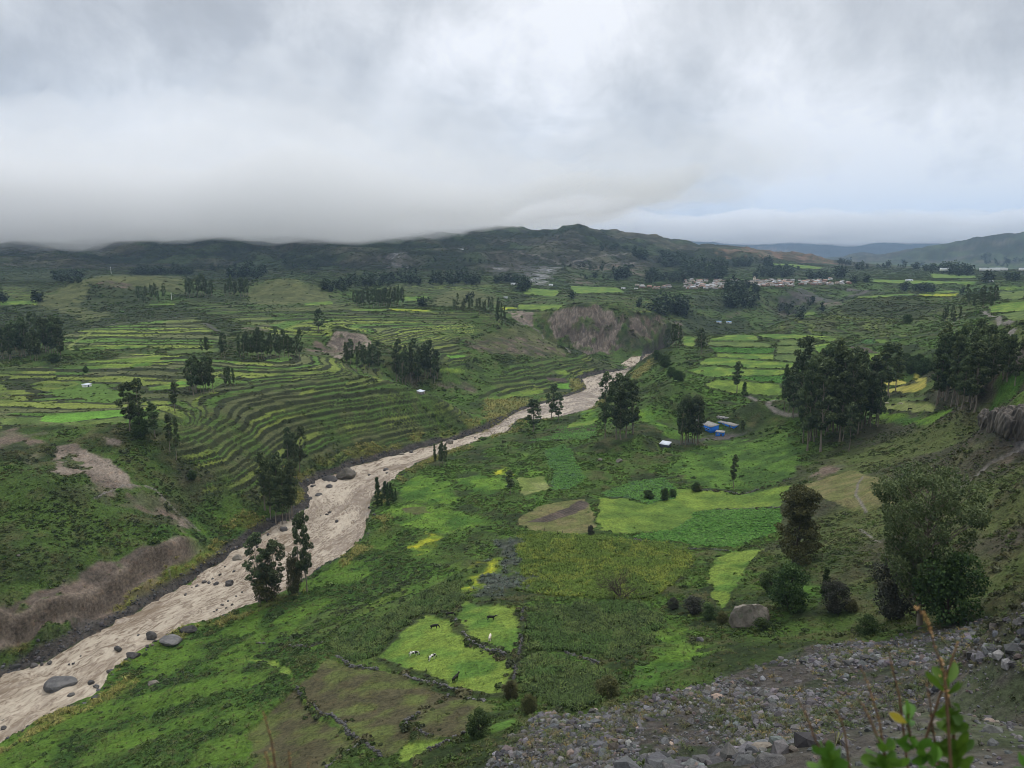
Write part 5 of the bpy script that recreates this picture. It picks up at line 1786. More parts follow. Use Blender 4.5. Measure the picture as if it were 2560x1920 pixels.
def build_rocks():
    rng = np.random.default_rng(77)
    named = [
        (152, 1712, 82, 'long flat grey green boulder lying in the river at lower left', .45, 3, M_ROCK),
        (225, 1704, 20, 'dark boulder just right of the long flat river boulder', .8, 4, M_WET),
        (241, 1714, 18, 'pale grey boulder at the water edge right of the long flat boulder', .8, 5, M_ROCK),
        (177, 1735, 22, 'low dark rock in the water below the long flat boulder', .5, 6, M_WET),
        (374, 1565, 28, 'dark blocky boulder standing in the lower river rapids', .9, 7, M_WET),
        (291, 1582, 20, 'leaning dark rock left of the blocky boulder in the rapids', .8, 8, M_WET),
        (471, 1580, 34, 'dark rounded boulder on the near bank beside the reeds', .7, 9, M_WET),
        (425, 1606, 56, 'broad grey green boulder half buried in the near bank', .5, 10, M_ROCK),
        (333, 1640, 34, 'dark boulder on the near bank below the broad half buried one', .7, 11, M_WET),
        (276, 1672, 22, 'small dark slab at the edge of the pale reeds', .5, 12, M_WET),
        (383, 1706, 30, 'pale boulder half buried in the green slope by the river', .5, 13, M_PALE),
        (10, 1818, 17, 'dark rock in the water at the left picture edge', .8, 14, M_WET),
        (83, 1664, 26, 'low dark boulder on the far bank at lower left', .5, 15, M_WET),
        (571, 1440, 25, 'dark rounded boulder alone in the river above the rapids', .9, 16, M_WET),
        (594, 1378, 25, 'tan blocky boulder on the far river edge', .8, 17, M_PALE),
        (640, 1356, 27, 'long low grey boulder on the far river edge upstream of the tan one', .5, 18, M_WET),
        (709, 1326, 20, 'dark boulder in the water below the thin grove', .8, 19, M_WET),
        (740, 1300, 19, 'grey boulder on the far bank right under the thin grove', .9, 20, M_ROCK),
        (866, 1200, 49, 'largest boulder in the river with mossy green top', .75, 21, M_PALE),
        (824, 1202, 38, 'long dark rocks left of the mossy river boulder', .45, 22, M_WET),
        (825, 1224, 21, 'round dark rock below the mossy river boulder', .6, 23, M_WET),
        (797, 1238, 18, 'dark rock near the far bank below the mossy boulder', .6, 24, M_WET),
        (783, 1214, 16, 'flat dark rock at the far bank left of the mossy boulder', .5, 25, M_WET),
        (1126, 1108, 21, 'pale round boulder upstream on the far river edge', .9, 26, M_PALE),
        (1028, 1127, 14, 'grey boulder left of the pale round one on the far river edge', .8, 27, M_ROCK),
        (1003, 1132, 13, 'pinkish boulder furthest left of the three upstream boulders', .8, 28, M_PALE),
    ]
    for px, py, w, lab, fl, sd, m in named:
        place_rock(px, py, w, lab, m, fl, sd, rz=rng.uniform(-.3, .3))
    small = [(508, 1421, 14), (538, 1432, 16), (613, 1390, 12), (627, 1386, 13), (626, 1370, 12), (642, 1366, 10), (616, 1407, 9), (583, 1407, 11), (824, 1285, 14), (818, 1292, 12),
             (842, 1308, 13), (803, 1295, 8), (616, 1513, 10), (555, 1501, 10), (580, 1504, 10), (541, 1515, 9), (965, 1176, 14), (968, 1184, 9), (923, 1192, 9), (1188, 1092, 8), (866, 1376, 8),
             (853, 1385, 7), (825, 1401, 12), (794, 1426, 10), (570, 1492, 8), (590, 1480, 7), (600, 1498, 8), (565, 1512, 7), (534, 1520, 6), (604, 1470, 7), (520, 1545, 9), (500, 1550, 8),
             (8, 1800, 10), (122, 1646, 18), (104, 1655, 12), (196, 1600, 8), (340, 1530, 9), (388, 1604, 16), (369, 1619, 14), (427, 1602, 10), (690, 1350, 7), (560, 1395, 8), (650, 1345, 9), (427, 1590, 10),
             (180, 1635, 10), (170, 1640, 8), (490, 1445, 12), (478, 1455, 10), (520, 1425, 11), (530, 1415, 10), (548, 1410, 12), (462, 1466, 9), (670, 1335, 10), (760, 1284, 10), (770, 1262, 10), (775, 1240, 12)]
    for k, (px, py, w) in enumerate(small):
        place_rock(px, py, w, 'small dark wet rock among the scattered river stones', M_WET, .65, 30 + k % 6, sub=2, rz=rng.uniform(0, 6), group='small rocks in the river')
    place_rock(1862, 1566, 98, 'huge pale lichened boulder on the green meadow at lower right', M_PALE, .8, 101, sub=5, hfac=1.35, sink=-.02, depthf=.85, name='boulder')
    place_rock(1749, 1608, 24, 'grey stone in the grass below and left of the huge boulder', M_ROCK, .7, 51, sub=3)
    place_rock(2010, 1290, 14, 'white topped stone at the upper corner of the dark green field', M_PALE, .8, 53)
    place_rock(50, 1428, 12, 'single pale stone on the grassy slope over the river cliff', M_PALE, .8, 54)
    place_rock(1549, 1155, 18, 'tan block at the foot of the bare mound', M_PALE, .8, 55)
    place_rock(1500, 1152, 12, 'pale grey stone beside the small dark tree in the rough field', M_PALE, .9, 56)
    # large stones of the scree, the nearest ones
    D_ = CROP['stone'] * (RIVD > 6) * np.where(dist0 < 150, 1.0 / np.maximum(dist0, 50) ** 0.5, 0) * (CROP['stone'] > .7)
    P, c, ij = sample(D_ * 1.0, rng, 5000)
    rng.shuffle(P)
    u = P[:, 0] / (P[:, 1] * CP + (CAMZ - P[:, 2]) * SP)
    P = P[np.abs(u) < .74][:290]
    forms = []
    for s in range(10):
        o = rock_object('scree_rock', 200 + s, 2, [M_ROCK], .65, 8)
        forms.append(o.data); bpy.data.objects.remove(o)
    for k in range(len(P)):
        o = link('scree_rock', forms[k % 10])
        s = np.clip(rng.lognormal(-.95, .38), .25, .9)
        D3 = P[k, 1] * CP + (CAMZ - P[k, 2]) * SP
        ux = P[k, 0] / D3 * FPX + 1280
        vy = 960 + FPX * ((CAMZ - P[k, 2]) * CP - P[k, 1] * SP) / D3
        zone = ('left end' if ux < 1500 else 'middle left' if ux < 1800 else 'middle right' if ux < 2150 else 'right end')
        lvl = 'upper edge' if vy < 1700 else 'middle rows' if vy < 1810 else 'lowest rows'
        o.location = (P[k, 0], P[k, 1], P[k, 2] + s * .12)
        o.rotation_euler = (rng.normal() * .3, rng.normal() * .3, rng.uniform(0, 6.28))
        o.scale = (s * rng.uniform(.85, 1.35), s, s * rng.uniform(.7, 1.1))
        tag(o, 'angular grey rock in the %s of the scree, at its %s' % (lvl, zone), 'rock', 'scree rocks, %s, %s' % (lvl, zone))


build_rocks()
build_river()


def build_outcrop():
    parts = []
    for k, (px, py, hp, wp) in enumerate([(2462, 1072, 50, 26), (2482, 1082, 62, 24), (2503, 1094, 72, 26), (2528, 1104, 92, 44), (2556, 1100, 88, 40)]):
        h = hit(px, py)[0]
        z = float(ground_z(h[0], h[1]))
        D = depth_of(*h)
        b = rock_mesh(500 + k, 5, 1.0, 4, .16)
        V = np.array([v.co[:] for v in b.verts])
        F = np.array([[v.index for v in f.verts] for f in b.faces])
        b.free()
        th = np.arctan2(V[:, 1], V[:, 0])
        V[:, :2] *= (1 + .10 * np.cos(th * 6 + k))[:, None]
        hh, ww = hp / FPX * D, wp / FPX * D
        V = V * [ww * .55, ww * .7, hh * .56] + [h[0] + .5, h[1] + ww * .35, z + hh * .40]
        V += (fbm(V[:, 0] * .9, V[:, 2] * .35 + V[:, 1], 4, 7)[:, None] - .5) * [1.2, 1.2, .2]
        parts.append((V, F))
    V, F = joinm(parts)
    m, t = mat('outcrop_rock')
    pos = t.n('ShaderNodeNewGeometry').outputs['Position']
    st = t.n('ShaderNodeMapping', {0: pos, 3: (1.0, 1.0, .15)}).outputs[0]
    c = t.mix(t.mapr(t.noise(st, .9, 6, .65), .38, .62, 0, 1), (.060, .053, .046), (.16, .138, .115))
    bp = t.n('ShaderNodeBump', {'Height': t.noise(st, 1.6, 6, .7), 'Strength': .9, 'Distance': .5}).outputs[0]
    finish(t, t.n('ShaderNodeBsdfPrincipled', {'Base Color': c, 'Roughness': .9, 'Normal': bp}).outputs[0])
    me = bpy.data.meshes.new('rock_outcrop')
    set_mesh(me, V, F)
    o = link('rock_outcrop', me, [m], smooth=True)
    tag(o, 'ribbed grey rock outcrop under the grass on the right slope', 'outcrop')


build_outcrop()

# ------------------------------------------------------------------ dry stone walls
WALLS = """
stone wall with hedge between the two brown fallow fields|L|480,770 560,850 640,930 780,1010 900,1090 1010,1200 1060,1230
stone wall closing the lowest fallow field at the picture bottom|L|1075,1220 1000,1290 850,1380 740,1450
short stone wall continuing the long one down to the bushes|L|1075,1245 1150,1300 1230,1370
stone wall left of the small fallow field below the cows|L|1800,825 1650,940 1540,990 1440,1060 1470,1130 1560,1150 1650,1190
stone wall running down from the round dark bush|L|1950,1170 1880,1180 1780,1260 1680,1310 1560,1380 1430,1450
bank wall under the lower edge of the cow meadow|L|830,490 960,580 1200,600 1400,650 1600,710 1800,760 2000,830 2150,870
wall on the right edge of the cow meadow beside the maize|M|380,80 370,180 350,300 340,400 330,540 280,680 220,780
curved wall dividing the two cow meadows|L|1860,180 1900,260 1980,350 2080,420 2200,460 2350,520
stone wall between the dark green field and the yellow green crop|F|290,1055 450,1090 620,1118 720,1122 900,1128 1060,1095
wall curving round the foot of the rough green hollow|F|700,770 860,780 960,795 1080,765 1250,705
short wall above the dark green field|F|800,888 990,882 1190,878
stone heap wall in the middle of the maize|M|730,450 820,480 920,490 1040,570
low wall crossing the green slope above the fallow fields|L|90,385 240,388 420,395 560,410 700,385
"""


WALLPTS = []


def build_walls():
    rng = np.random.default_rng(3)
    protoV = []
    for s in range(8):
        b = rock_mesh(600 + s, 1, .75, 5)
        protoV.append((np.array([v.co[:] for v in b.verts]), np.array([[v.index for v in f.verts] for f in b.faces])))
        b.free()
    for li, l in enumerate(WALLS.strip().splitlines()):
        lab, tr, pts = l.split('|')
        w = to_world([outline(tr, pts.split(), False)])[0]
        d = np.concatenate([[0], np.cumsum(np.hypot(*np.diff(w[:, :2], axis=0).T))])
        n = int(d[-1] * 7)
        s = rng.uniform(0, d[-1], n)
        x = np.interp(s, d, w[:, 0]); y = np.interp(s, d, w[:, 1])
        x += (vn(s / 6, s * 0, 7) - .5) * 1.2; y += (vn(s / 6, s * 0 + 4, 8) - .5) * 1.2
        lay = rng.uniform(0, 1, n)
        gap = vn(s / 5, s * 0 + 9, li) > .34
        top = (.2 + .55 * vn(s / 4, s * 0 + 2, li + 3))
        WALLPTS.append(np.stack([x + rng.normal(size=n) * .9, y + rng.normal(size=n) * .9], -1)[::3])
        x += rng.normal(size=n) * .16; y += rng.normal(size=n) * .16
        z = ground_z(x, y) + lay * top - .05
        parts = []
        for k in range(n):
            if not gap[k]:
                continue
            V, F = protoV[k % 8]
            a = rng.uniform(0, 6.28)
            sc = rng.uniform(.16, .36)
            ca, sa = math.cos(a) * sc, math.sin(a) * sc
            parts.append((np.column_stack([V[:, 0] * ca - V[:, 1] * sa + x[k], V[:, 0] * sa + V[:, 1] * ca + y[k], V[:, 2] * sc + z[k]]), F))
        V, F = joinm(parts)
        me = bpy.data.meshes.new('stone_wall')
        set_mesh(me, V, F)
        o = link('stone_wall', me, [M_ROCK])
        tag(o, lab, 'stone wall')


build_walls()


def wall_scrub():
    rng = np.random.default_rng(12)
    P = np.vstack(WALLPTS)
    P = P[rng.uniform(size=len(P)) < .75 * sstep(.35, .6, vn(P[:, 0] / 5, P[:, 1] / 5, 77)) + .12]
    n = len(P)
    z = ground_z(P[:, 0], P[:, 1])
    pal = np.array([(.05, .075, .022), (.07, .085, .035), (.045, .055, .03), (.10, .095, .05)])
    sz = rng.lognormal(-.55, .4, n)
    instancer('wall_scrub', 'shrubs and weeds growing along the dry stone walls', PROTO['shrub'], np.column_stack([P, z]), np.stack([sz, sz, sz * .85], -1), rng.uniform(0, 6.28, n), pal[rng.integers(0, 4, n)], rng, .1)


wall_scrub()
print('trees, rocks', round(time.time() - T0, 1))
# ------------------------------------------------------------------ buildings
def boxm(x0, x1, y0, y1, z0, z1):
    V = np.array([[x, y, z] for z in (z0, z1) for y in (y0, y1) for x in (x0, x1)], float)
    F = np.array([[0, 2, 3, 1], [4, 5, 7, 6], [0, 1, 5, 4], [2, 6, 7, 3], [0, 4, 6, 2], [1, 3, 7, 5]])
    return V, F


def meshobj(name, parts, m, parent=None):
    V, F = joinm(parts)
    me = bpy.data.meshes.new(name)
    set_mesh(me, V, F)
    return link(name, me, [m], parent=parent)


def flat_mat(name, c, var=.12, rough=.8, sc=1.2):
    c = np.array(c)
    return simple_mat(name, tuple(c * (1 - var)), tuple(np.minimum(c * (1 + var), .95)), sc, rough, .15, obj_rand=.05)


M_BLUE = flat_mat('blue_paint', (.02, .20, .75))
M_TIN = flat_mat('weathered_tin', (.26, .255, .24), .25, .7)
M_TINW = flat_mat('pale_tin', (.60, .64, .70), .06, .6)
M_GLASS = flat_mat('dark_window', (.03, .035, .04), .1, .2)
M_WHITE = flat_mat('white_paint', (.75, .75, .72))
M_DKWALL = flat_mat('dark_slate_wall', (.06, .07, .09))
M_STONEW = flat_mat('masonry', (.28, .25, .21), .25)
M_CONC = flat_mat('concrete', (.34, .32, .30), .15)
WALLM = [flat_mat('plaster_' + n, c) for n, c in (('cream', (.42, .37, .30)), ('brick', (.26, .16, .12)), ('grey', (.32, .31, .30)), ('white', (.52, .50, .48)), ('adobe', (.30, .23, .17)))]
ROOFM = [flat_mat('old_tin_roof', (.40, .41, .42), .15), M_TIN, flat_mat('rusty_roof', (.26, .17, .13), .2), flat_mat('blue_roof', (.25, .38, .58), .1), flat_mat('tiled_roof', (.30, .19, .14), .2)]


def ground_at(px, py):
    h = hit(px, py)[0]
    return h[0], h[1], float(ground_z(h[0], h[1]))


def shed(name, cat, label, x, y, z, rz, w, d, h, slope, wallm, roofm, over=.35, doors=(), windows=(), roof_t=.12):
    """mono-pitch building: front wall (towards -y) height h, back h+slope"""
    root = bpy.data.objects.new(name, None)
    COLL.objects.link(root)
    root.location = (x, y, z - .15)
    root.rotation_euler = (0, 0, rz)
    tag(root, label, cat)
    V, F = boxm(-w / 2, w / 2, -d / 2, d / 2, -1.0, h)
    V[V[:, 1] > 0, 2] += np.where(V[V[:, 1] > 0, 2] > 0, slope, 0)
    meshobj('wall', [(V, F)], wallm, root)
    V, F = boxm(-w / 2 - over, w / 2 + over, -d / 2 - over, d / 2 + over, h + .01, h + roof_t)
    k = slope / d
    V[:, 2] += (V[:, 1] + d / 2) * k
    parts = [(V, F)]
    for q in np.arange(-w / 2 - over + .2, w / 2 + over, .6):
        V2, F2 = boxm(q, q + .08, -d / 2 - over + .01, d / 2 + over - .01, h + roof_t - .01, h + roof_t + .04)
        V2[:, 2] += (V2[:, 1] + d / 2) * k
        parts.append((V2, F2))
    meshobj('roof', parts, roofm, root)
    for (u, ww, hh) in doors:
        o = meshobj('door', [boxm(u - ww / 2, u + ww / 2, -d / 2 - .06, -d / 2 + .02, 0, hh)], M_DKWALL, root)
    for (u, zc, ww, hh) in windows:
        f = meshobj('window', [boxm(u - ww / 2, u + ww / 2, -d / 2 - .05, -d / 2 + .02, zc - hh / 2, zc + hh / 2)], M_GLASS, root)
        meshobj('frame', [boxm(u - ww / 2 - .08, u + ww / 2 + .08, -d / 2 - .09, -d / 2 - .02, zc + hh / 2, zc + hh / 2 + .08),
                          boxm(u - ww / 2 - .08, u + ww / 2 + .08, -d / 2 - .09, -d / 2 - .02, zc - hh / 2 - .08, zc - hh / 2)], M_WHITE, f)
    return root


def build_sheds():
    # (two pixels of the wall foot give place and direction)
    def line(a, b):
        A, B = ground_at(*a), ground_at(*b)
        L = math.hypot(B[0] - A[0], B[1] - A[1])
        return (A[0] + B[0]) / 2, (A[1] + B[1]) / 2, min(A[2], B[2]), math.atan2(B[1] - A[1], B[0] - A[0]), L
    x, y, z, rz, L = line((1762, 1074), (1790, 1081))
    shed('blue_shed', 'shed', 'bright blue long shed with grey tin roof beside the eucalyptus clump', x, y + 2.5, z, rz - .35, max(L, 9) * 1.15, 6, 3.6, .9, M_BLUE, M_TIN, doors=[(-2.5, 1.2, 2.1)], windows=[(1, 1.8, 1.2, .9), (3, 1.8, 1.2, .9)])
    x, y, z, rz, L = line((1792, 1090), (1811, 1091))
    shed('blue_hut', 'hut', 'small blue hut with flat grey roof in front of the long blue sheds', x, y + 1.2, z, rz, max(L, 4.6), 3.2, 2.7, .35, M_BLUE, M_TIN, doors=[(.9, 1.0, 2.0)], windows=[(-1.0, 1.6, .8, .6)])
    x, y, z, rz, L = line((1800, 1072), (1850, 1079))
    shed('blue_shed', 'shed', 'low blue shed row stretching right behind the small blue hut', x, y + 4, z, rz - .25, 14, 3.5, 2.0, .5, M_BLUE, M_TIN, doors=[(-4, 1.0, 1.8), (3, 1.0, 1.8)], windows=[(-1, 1.2, .9, .6), (5, 1.2, .9, .6)])
    x, y, z, rz, L = line((1752, 1060), (1800, 1062))
    shed('tin_roofed_shed', 'shed', 'low shed with weathered pale tin roof behind the blue long shed', x + 5, y + 9, z + .4, rz - .45, 17, 4.5, 2.4, .5, M_CONC, M_TIN, doors=[(2, 1.0, 1.9)], windows=[(-3, 1.4, 1, .7)])
    x, y, z, rz, L = line((1804, 1062), (1826, 1064))
    shed('tin_roofed_shed', 'shed', 'grey tin roofed shed right of the others under the dark slope', x, y + 6, z + .2, rz, 7, 4, 2.0, .4, M_CONC, M_TIN, doors=[(1, 1.0, 1.8)], windows=[(-1.5, 1.2, .9, .6)])
    x, y, z, rz, L = line((1654, 1118), (1675, 1119))
    shed('white_roofed_hut', 'hut', 'dark walled hut with bright white roof at the foot of the bare mound', x, y + 1.2, z, rz, max(L, 5.2), 4.0, 2.0, .9, M_DKWALL, M_TINW, doors=[(.5, 1.0, 1.8)], windows=[(-1.5, 1.2, .8, .5)])
    x, y, z, rz, L = line((1728, 1068), (1745, 1070))
    shed('white_shed', 'shed', 'white shed half hidden by the eucalyptus clump', x, y + 5, z, rz, 9, 4, 3.0, .6, M_WHITE, M_TINW, doors=[(2, 1.0, 2.0)], windows=[(-2, 1.6, 1, .8)])
    x, y, z, rz, L = line((1043, 984), (1060, 984))
    shed('tin_roofed_hut', 'hut', 'small pale tin roofed hut among the left terraces', x, y + 1, z, rz + .2, 5.5, 3.5, 2.0, .6, M_STONEW, M_TINW, doors=[(0, 1.0, 1.7)])
    x, y, z, rz, L = line((207, 969), (223, 967))
    shed('white_tarp_hut', 'hut', 'low whitish hut on the bright left terraces', x, y + 1, z, rz + .4, 4.8, 2.6, 1.5, .4, M_WHITE, M_TINW, doors=[(0, .9, 1.3)])
    for px, py, w, lab in ((1285, 712, 16, 'white roofed house left of the dark tree at the mountain foot'), (1377, 714, 10, 'lone white building on the flat at the mountain foot'),
                           (1264, 746, 9, 'small tan house on the plateau behind the dome hill'), (1152, 609, 13, 'long white building just under the low cloud'),
                           (1558, 723, 10, 'white building just left of the village'), (2273, 703, 16, 'long white greenhouse on the right plain'),
                           (2478, 705, 10, 'low white wall end on the far right plain'), (1797, 804, 12, 'blue roofed house in the gorge left of the pale cliff'), (1822, 806, 12, 'white roofed house in the gorge right of the blue roofed one')):
        x, y, z = ground_at(px, py)
        D = depth_of(x, y, z)
        w = w / FPX * D
        shed('white_house', 'house', lab, x, y, z, .05, w, w * .45, min(3.2, w * .3), .5, M_WHITE, ROOFM[3] if 'blue' in lab else M_TINW, windows=[(w * .2, 1.6, w * .1, 1)], doors=[(-w * .2, 1.2, 2.0)])
    x, y, z = ground_at(2530, 677)
    D = depth_of(x, y, z)
    for k in range(9):
        w = 26
        labk = 'pale industrial hall in the row at the foot of the far right hill'
        r = shed('distant_hall', 'hall', labk, x + (k - 5) * 34, y + (k % 3) * 20, z + 1, .0, w, 12, 6, 1, M_WHITE, M_TINW)
        r['group'] = 'halls at the foot of the far hill'


def house_variant(v):
    rng = np.random.default_rng(900 + v)
    w, d, h = rng.uniform(8, 13), rng.uniform(6, 8), rng.uniform(2.8, 5.2)
    wall = [boxm(-w / 2, w / 2, -d / 2, d / 2, -1.5, h)]
    gable = v % 3 != 0
    rh = rng.uniform(1.0, 1.8) if gable else .25
    if gable:
        V = np.array([[-w / 2, -d / 2, h], [w / 2, -d / 2, h], [w / 2, d / 2, h], [-w / 2, d / 2, h], [-w / 2, 0, h + rh], [w / 2, 0, h + rh]], float)
        wall.append((V, np.array([[0, 3, 4, 4], [1, 5, 2, 2]])[:, :4]))
        o = .4
        roof = []
        for s in (-1, 1):
            V = np.array([[-w / 2 - o, s * (d / 2 + o), h - rh * o / (d / 2)], [w / 2 + o, s * (d / 2 + o), h - rh * o / (d / 2)], [w / 2 + o, 0, h + rh + .03], [-w / 2 - o, 0, h + rh + .03]])
            V2 = np.vstack([V, V + [0, 0, .12]])
            roof.append((V2, np.array([[0, 1, 2, 3], [4, 7, 6, 5], [0, 4, 5, 1], [1, 5, 6, 2], [2, 6, 7, 3], [3, 7, 4, 0]])))
        wall[-1] = (wall[-1][0], np.array([[0, 4, 3, 0], [1, 2, 5, 1]]))
    else:
        roof = [boxm(-w / 2 - .3, w / 2 + .3, -d / 2 - .3, d / 2 + .3, h + .01, h + .2)]
    win = [boxm(u - .5, u + .5, -d / 2 - .05, -d / 2 + .02, 1.0, 2.1) for u in (-w * .28, w * .28)]
    door = [boxm(-.5, .5, -d / 2 - .05, -d / 2 + .02, 0, 2.1)]

    def mk(nm, parts):
        V, F = joinm([(p[0], p[1]) for p in parts])
        me = bpy.data.meshes.new(nm)
        F = [list(dict.fromkeys(f)) for f in F.tolist()]
        set_mesh(me, V, F)
        return me
    return [mk('wall', wall), mk('roof', roof), mk('window', win), mk('door', door)]


VILLAGE = """
low tin roofed house in the loose left end of the distant village|1583 1672 712 724 16
house crowded in the left part of the distant village|1712 1822 703 723 84
small house just above the left part of the distant village|1712 1800 697 704 9
house near the church in the middle of the distant village|1826 1862 702 716 14
house packed in the right part of the distant village|1893 1982 701 717 78
house right of the dark tree in the distant village|1994 2080 699 713 46
low pale house at the right end of the distant village|2086 2126 704 711 9
"""


def build_village():
    rng = np.random.default_rng(31)
    vs = []
    for v in range(15):
        ms = house_variant(v)
        wm, rm = WALLM[v % 5], ROOFM[rng.choice(5, p=[.30, .32, .2, .06, .12])]
        ms[0].materials.append(wm); ms[1].materials.append(rm); ms[2].materials.append(M_GLASS); ms[3].materials.append(M_DKWALL)
        vs.append(ms)
    for l in VILLAGE.strip().splitlines():
        lab, nums = l.split('|')
        a, b, c, d, n = map(float, nums.split())
        for k in range(int(n)):
            px, py = rng.uniform(a, b), rng.uniform(c, d)
            x, y, z = ground_at(px, py)
            ms = vs[rng.integers(15)]
            root = bpy.data.objects.new('village_house', None)
            COLL.objects.link(root)
            root.location = (x, y, z)
            root.rotation_euler = (0, 0, rng.choice([0, math.pi / 2]) + rng.normal() * .08 + .15)
            s = rng.uniform(.6, .95)
            root.scale = (s, s, s)
            tag(root, lab, 'house', 'houses: ' + lab)
            for nm, me in zip(('wall', 'roof', 'window', 'door'), ms):
                link(nm, me, parent=root)
    # the pale church with its tower
    x, y, z = ground_at(1872, 712)
    root = bpy.data.objects.new('church', None)
    COLL.objects.link(root)
    root.location = (x, y, z)
    tag(root, 'cream coloured church standing tallest in the distant village', 'church')
    meshobj('nave', [boxm(-9, 9, -5, 5, -1, 9)], WALLM[0], root)
    meshobj('roof', [boxm(-9.4, 9.4, -5.4, 5.4, 9.02, 9.6)], M_TIN, root)
    meshobj('tower', [boxm(9.1, 13.5, -2.5, 2.5, -1, 15), boxm(9.8, 12.8, -1.8, 1.8, 15.01, 17), boxm(10.6, 12.0, -1, 1, 17.01, 18.4)], WALLM[0], root)
    meshobj('door', [boxm(-1.2, 1.2, -5.1, -4.95, 0, 3.6)], M_DKWALL, root)
    meshobj('window', [boxm(-6, -5, -5.1, -4.95, 4, 6), boxm(5, 6, -5.1, -4.95, 4, 6)], M_GLASS, root)


build_sheds()
build_village()

# white poles on the left hills
for px, pb, pt, lab in ((278, 684, 666, 'thin white pole on top of the grassy left hill'), (429, 750, 732, 'thin white pole on the flank right of the grassy left hill')):
    x, y, z = ground_at(px, pb)
    D = depth_of(x, y, z)
    H = (pb - pt) / FPX * D
    root = bpy.data.objects.new('utility_pole', None)
    COLL.objects.link(root)
    root.location = (x, y, z)
    tag(root, lab, 'pole')
    meshobj('post', [tube([[0, 0, -1], [0, 0, H]], [.45, .3], 8)], M_WHITE, root)
    meshobj('crossarm', [boxm(-.9, .9, -.08, .08, H * .93, H * .93 + .16)], M_WHITE, root)

# fence posts of the dry field
for k, (px, py) in enumerate(((1394, 1339), (1406, 1338), (1440, 1338), (1361, 1330), (1943, 1445), (2054, 1410))):
    x, y, z = ground_at(px, py)
    o = meshobj('fence_post', [tube([[0, 0, -.4], [.03, 0, .8], [.0, .04, 1.9]], [.09, .08, .07], 7)], M_BARKD)
    o.location = (x, y, z)
    tag(o, 'dark wooden fence post standing at a field edge', 'post', 'fence posts at the field edges')

# ------------------------------------------------------------------ cattle
def cow_mesh(name, grazing, seed):
    s = 1.0
    hd = [(1.02, 0, 1.18), (1.32, 0, .82), (1.48, 0, .42), (1.66, 0, .14)] if grazing else [(1.02, 0, 1.28), (1.30, 0, 1.46), (1.50, 0, 1.50), (1.80, 0, 1.30)]
    P = [(0, 0, 1.08, .34, .36), (-.45, 0, 1.10, .31, .34), (-.80, 0, 1.14, .26, .25), (.42, 0, 1.08, .31, .35), (.78, 0, 1.12, .24, .30)]
    E = [(0, 1), (1, 2), (0, 3), (3, 4)]
    n0 = len(P)
    rad_ = [(.17, .20), (.14, .15), (.13, .14), (.075, .085)]
    prev = 4
    for p, r in zip(hd, rad_):
        P.append(p + r); E.append((prev, len(P) - 1)); prev = len(P) - 1
    headi = len(P) - 2
    for sy in (-1, 1):
        b = len(P)      # front leg
        P += [(.70, sy * .17, .84, .13, .14), (.72, sy * .18, .48, .065, .07), (.70, sy * .18, .10, .045, .05), (.74, sy * .18, .02, .06, .05)]
        E += [(4, b), (b, b + 1), (b + 1, b + 2), (b + 2, b + 3)]
        b = len(P)      # hind leg: stifle forward, hock back
        P += [(-.70, sy * .18, .86, .17, .19), (-.62, sy * .18, .62, .11, .12), (-.86, sy * .18, .42, .06, .065), (-.80, sy * .18, .10, .045, .05), (-.76, sy * .18, .02, .06, .05)]
        E += [(2, b), (b, b + 1), (b + 1, b + 2), (b + 2, b + 3), (b + 3, b + 4)]
    b = len(P)          # tail
    P += [(-1.04, 0, 1.20, .04, .04), (-1.12, 0, .80, .025, .025), (-1.10, 0, .45, .045, .045)]
    E += [(2, b), (b, b + 1), (b + 1, b + 2)]
    for sy in (-1, 1):  # ears
        h = P[headi]
        b = len(P)
        P += [(h[0] - .04, sy * .20, h[2] + .05, .035, .05), (h[0] - .06, sy * .30, h[2] + .04, .02, .035)]
        E += [(headi, b), (b, b + 1)]
    me = bpy.data.meshes.new(name)
    me.from_pydata([p[:3] for p in P], E, [])
    o = bpy.data.objects.new(name, me)
    COLL.objects.link(o)
    sk = o.modifiers.new('skin', 'SKIN')
    for v, p in zip(me.skin_vertices[0].data, P):
        v.radius = (p[3], p[4])
    me.skin_vertices[0].data[0].use_root = True
    o.modifiers.new('sub', 'SUBSURF').levels = 2
    dg = bpy.context.evaluated_depsgraph_get()
    dg.update()
    m2 = bpy.data.meshes.new_from_object(o.evaluated_get(dg))
    bpy.data.objects.remove(o)
    m2.polygons.foreach_set('use_smooth', np.ones(len(m2.polygons), dtype=bool))
    return m2


def hide_mat(name, c1, c2, thr):
    m, t = mat(name)
    tc = t.n('ShaderNodeTexCoord').outputs['Object']
    f = t.mapr(t.noise(tc, 2.6, 0.0, .4, .2), thr - .01, thr + .01, 0, 1)
    finish(t, t.n('ShaderNodeBsdfPrincipled', {'Base Color': t.mix(f, c1, c2), 'Roughness': .7, 'Specular IOR Level': .2}).outputs[0])
    return m


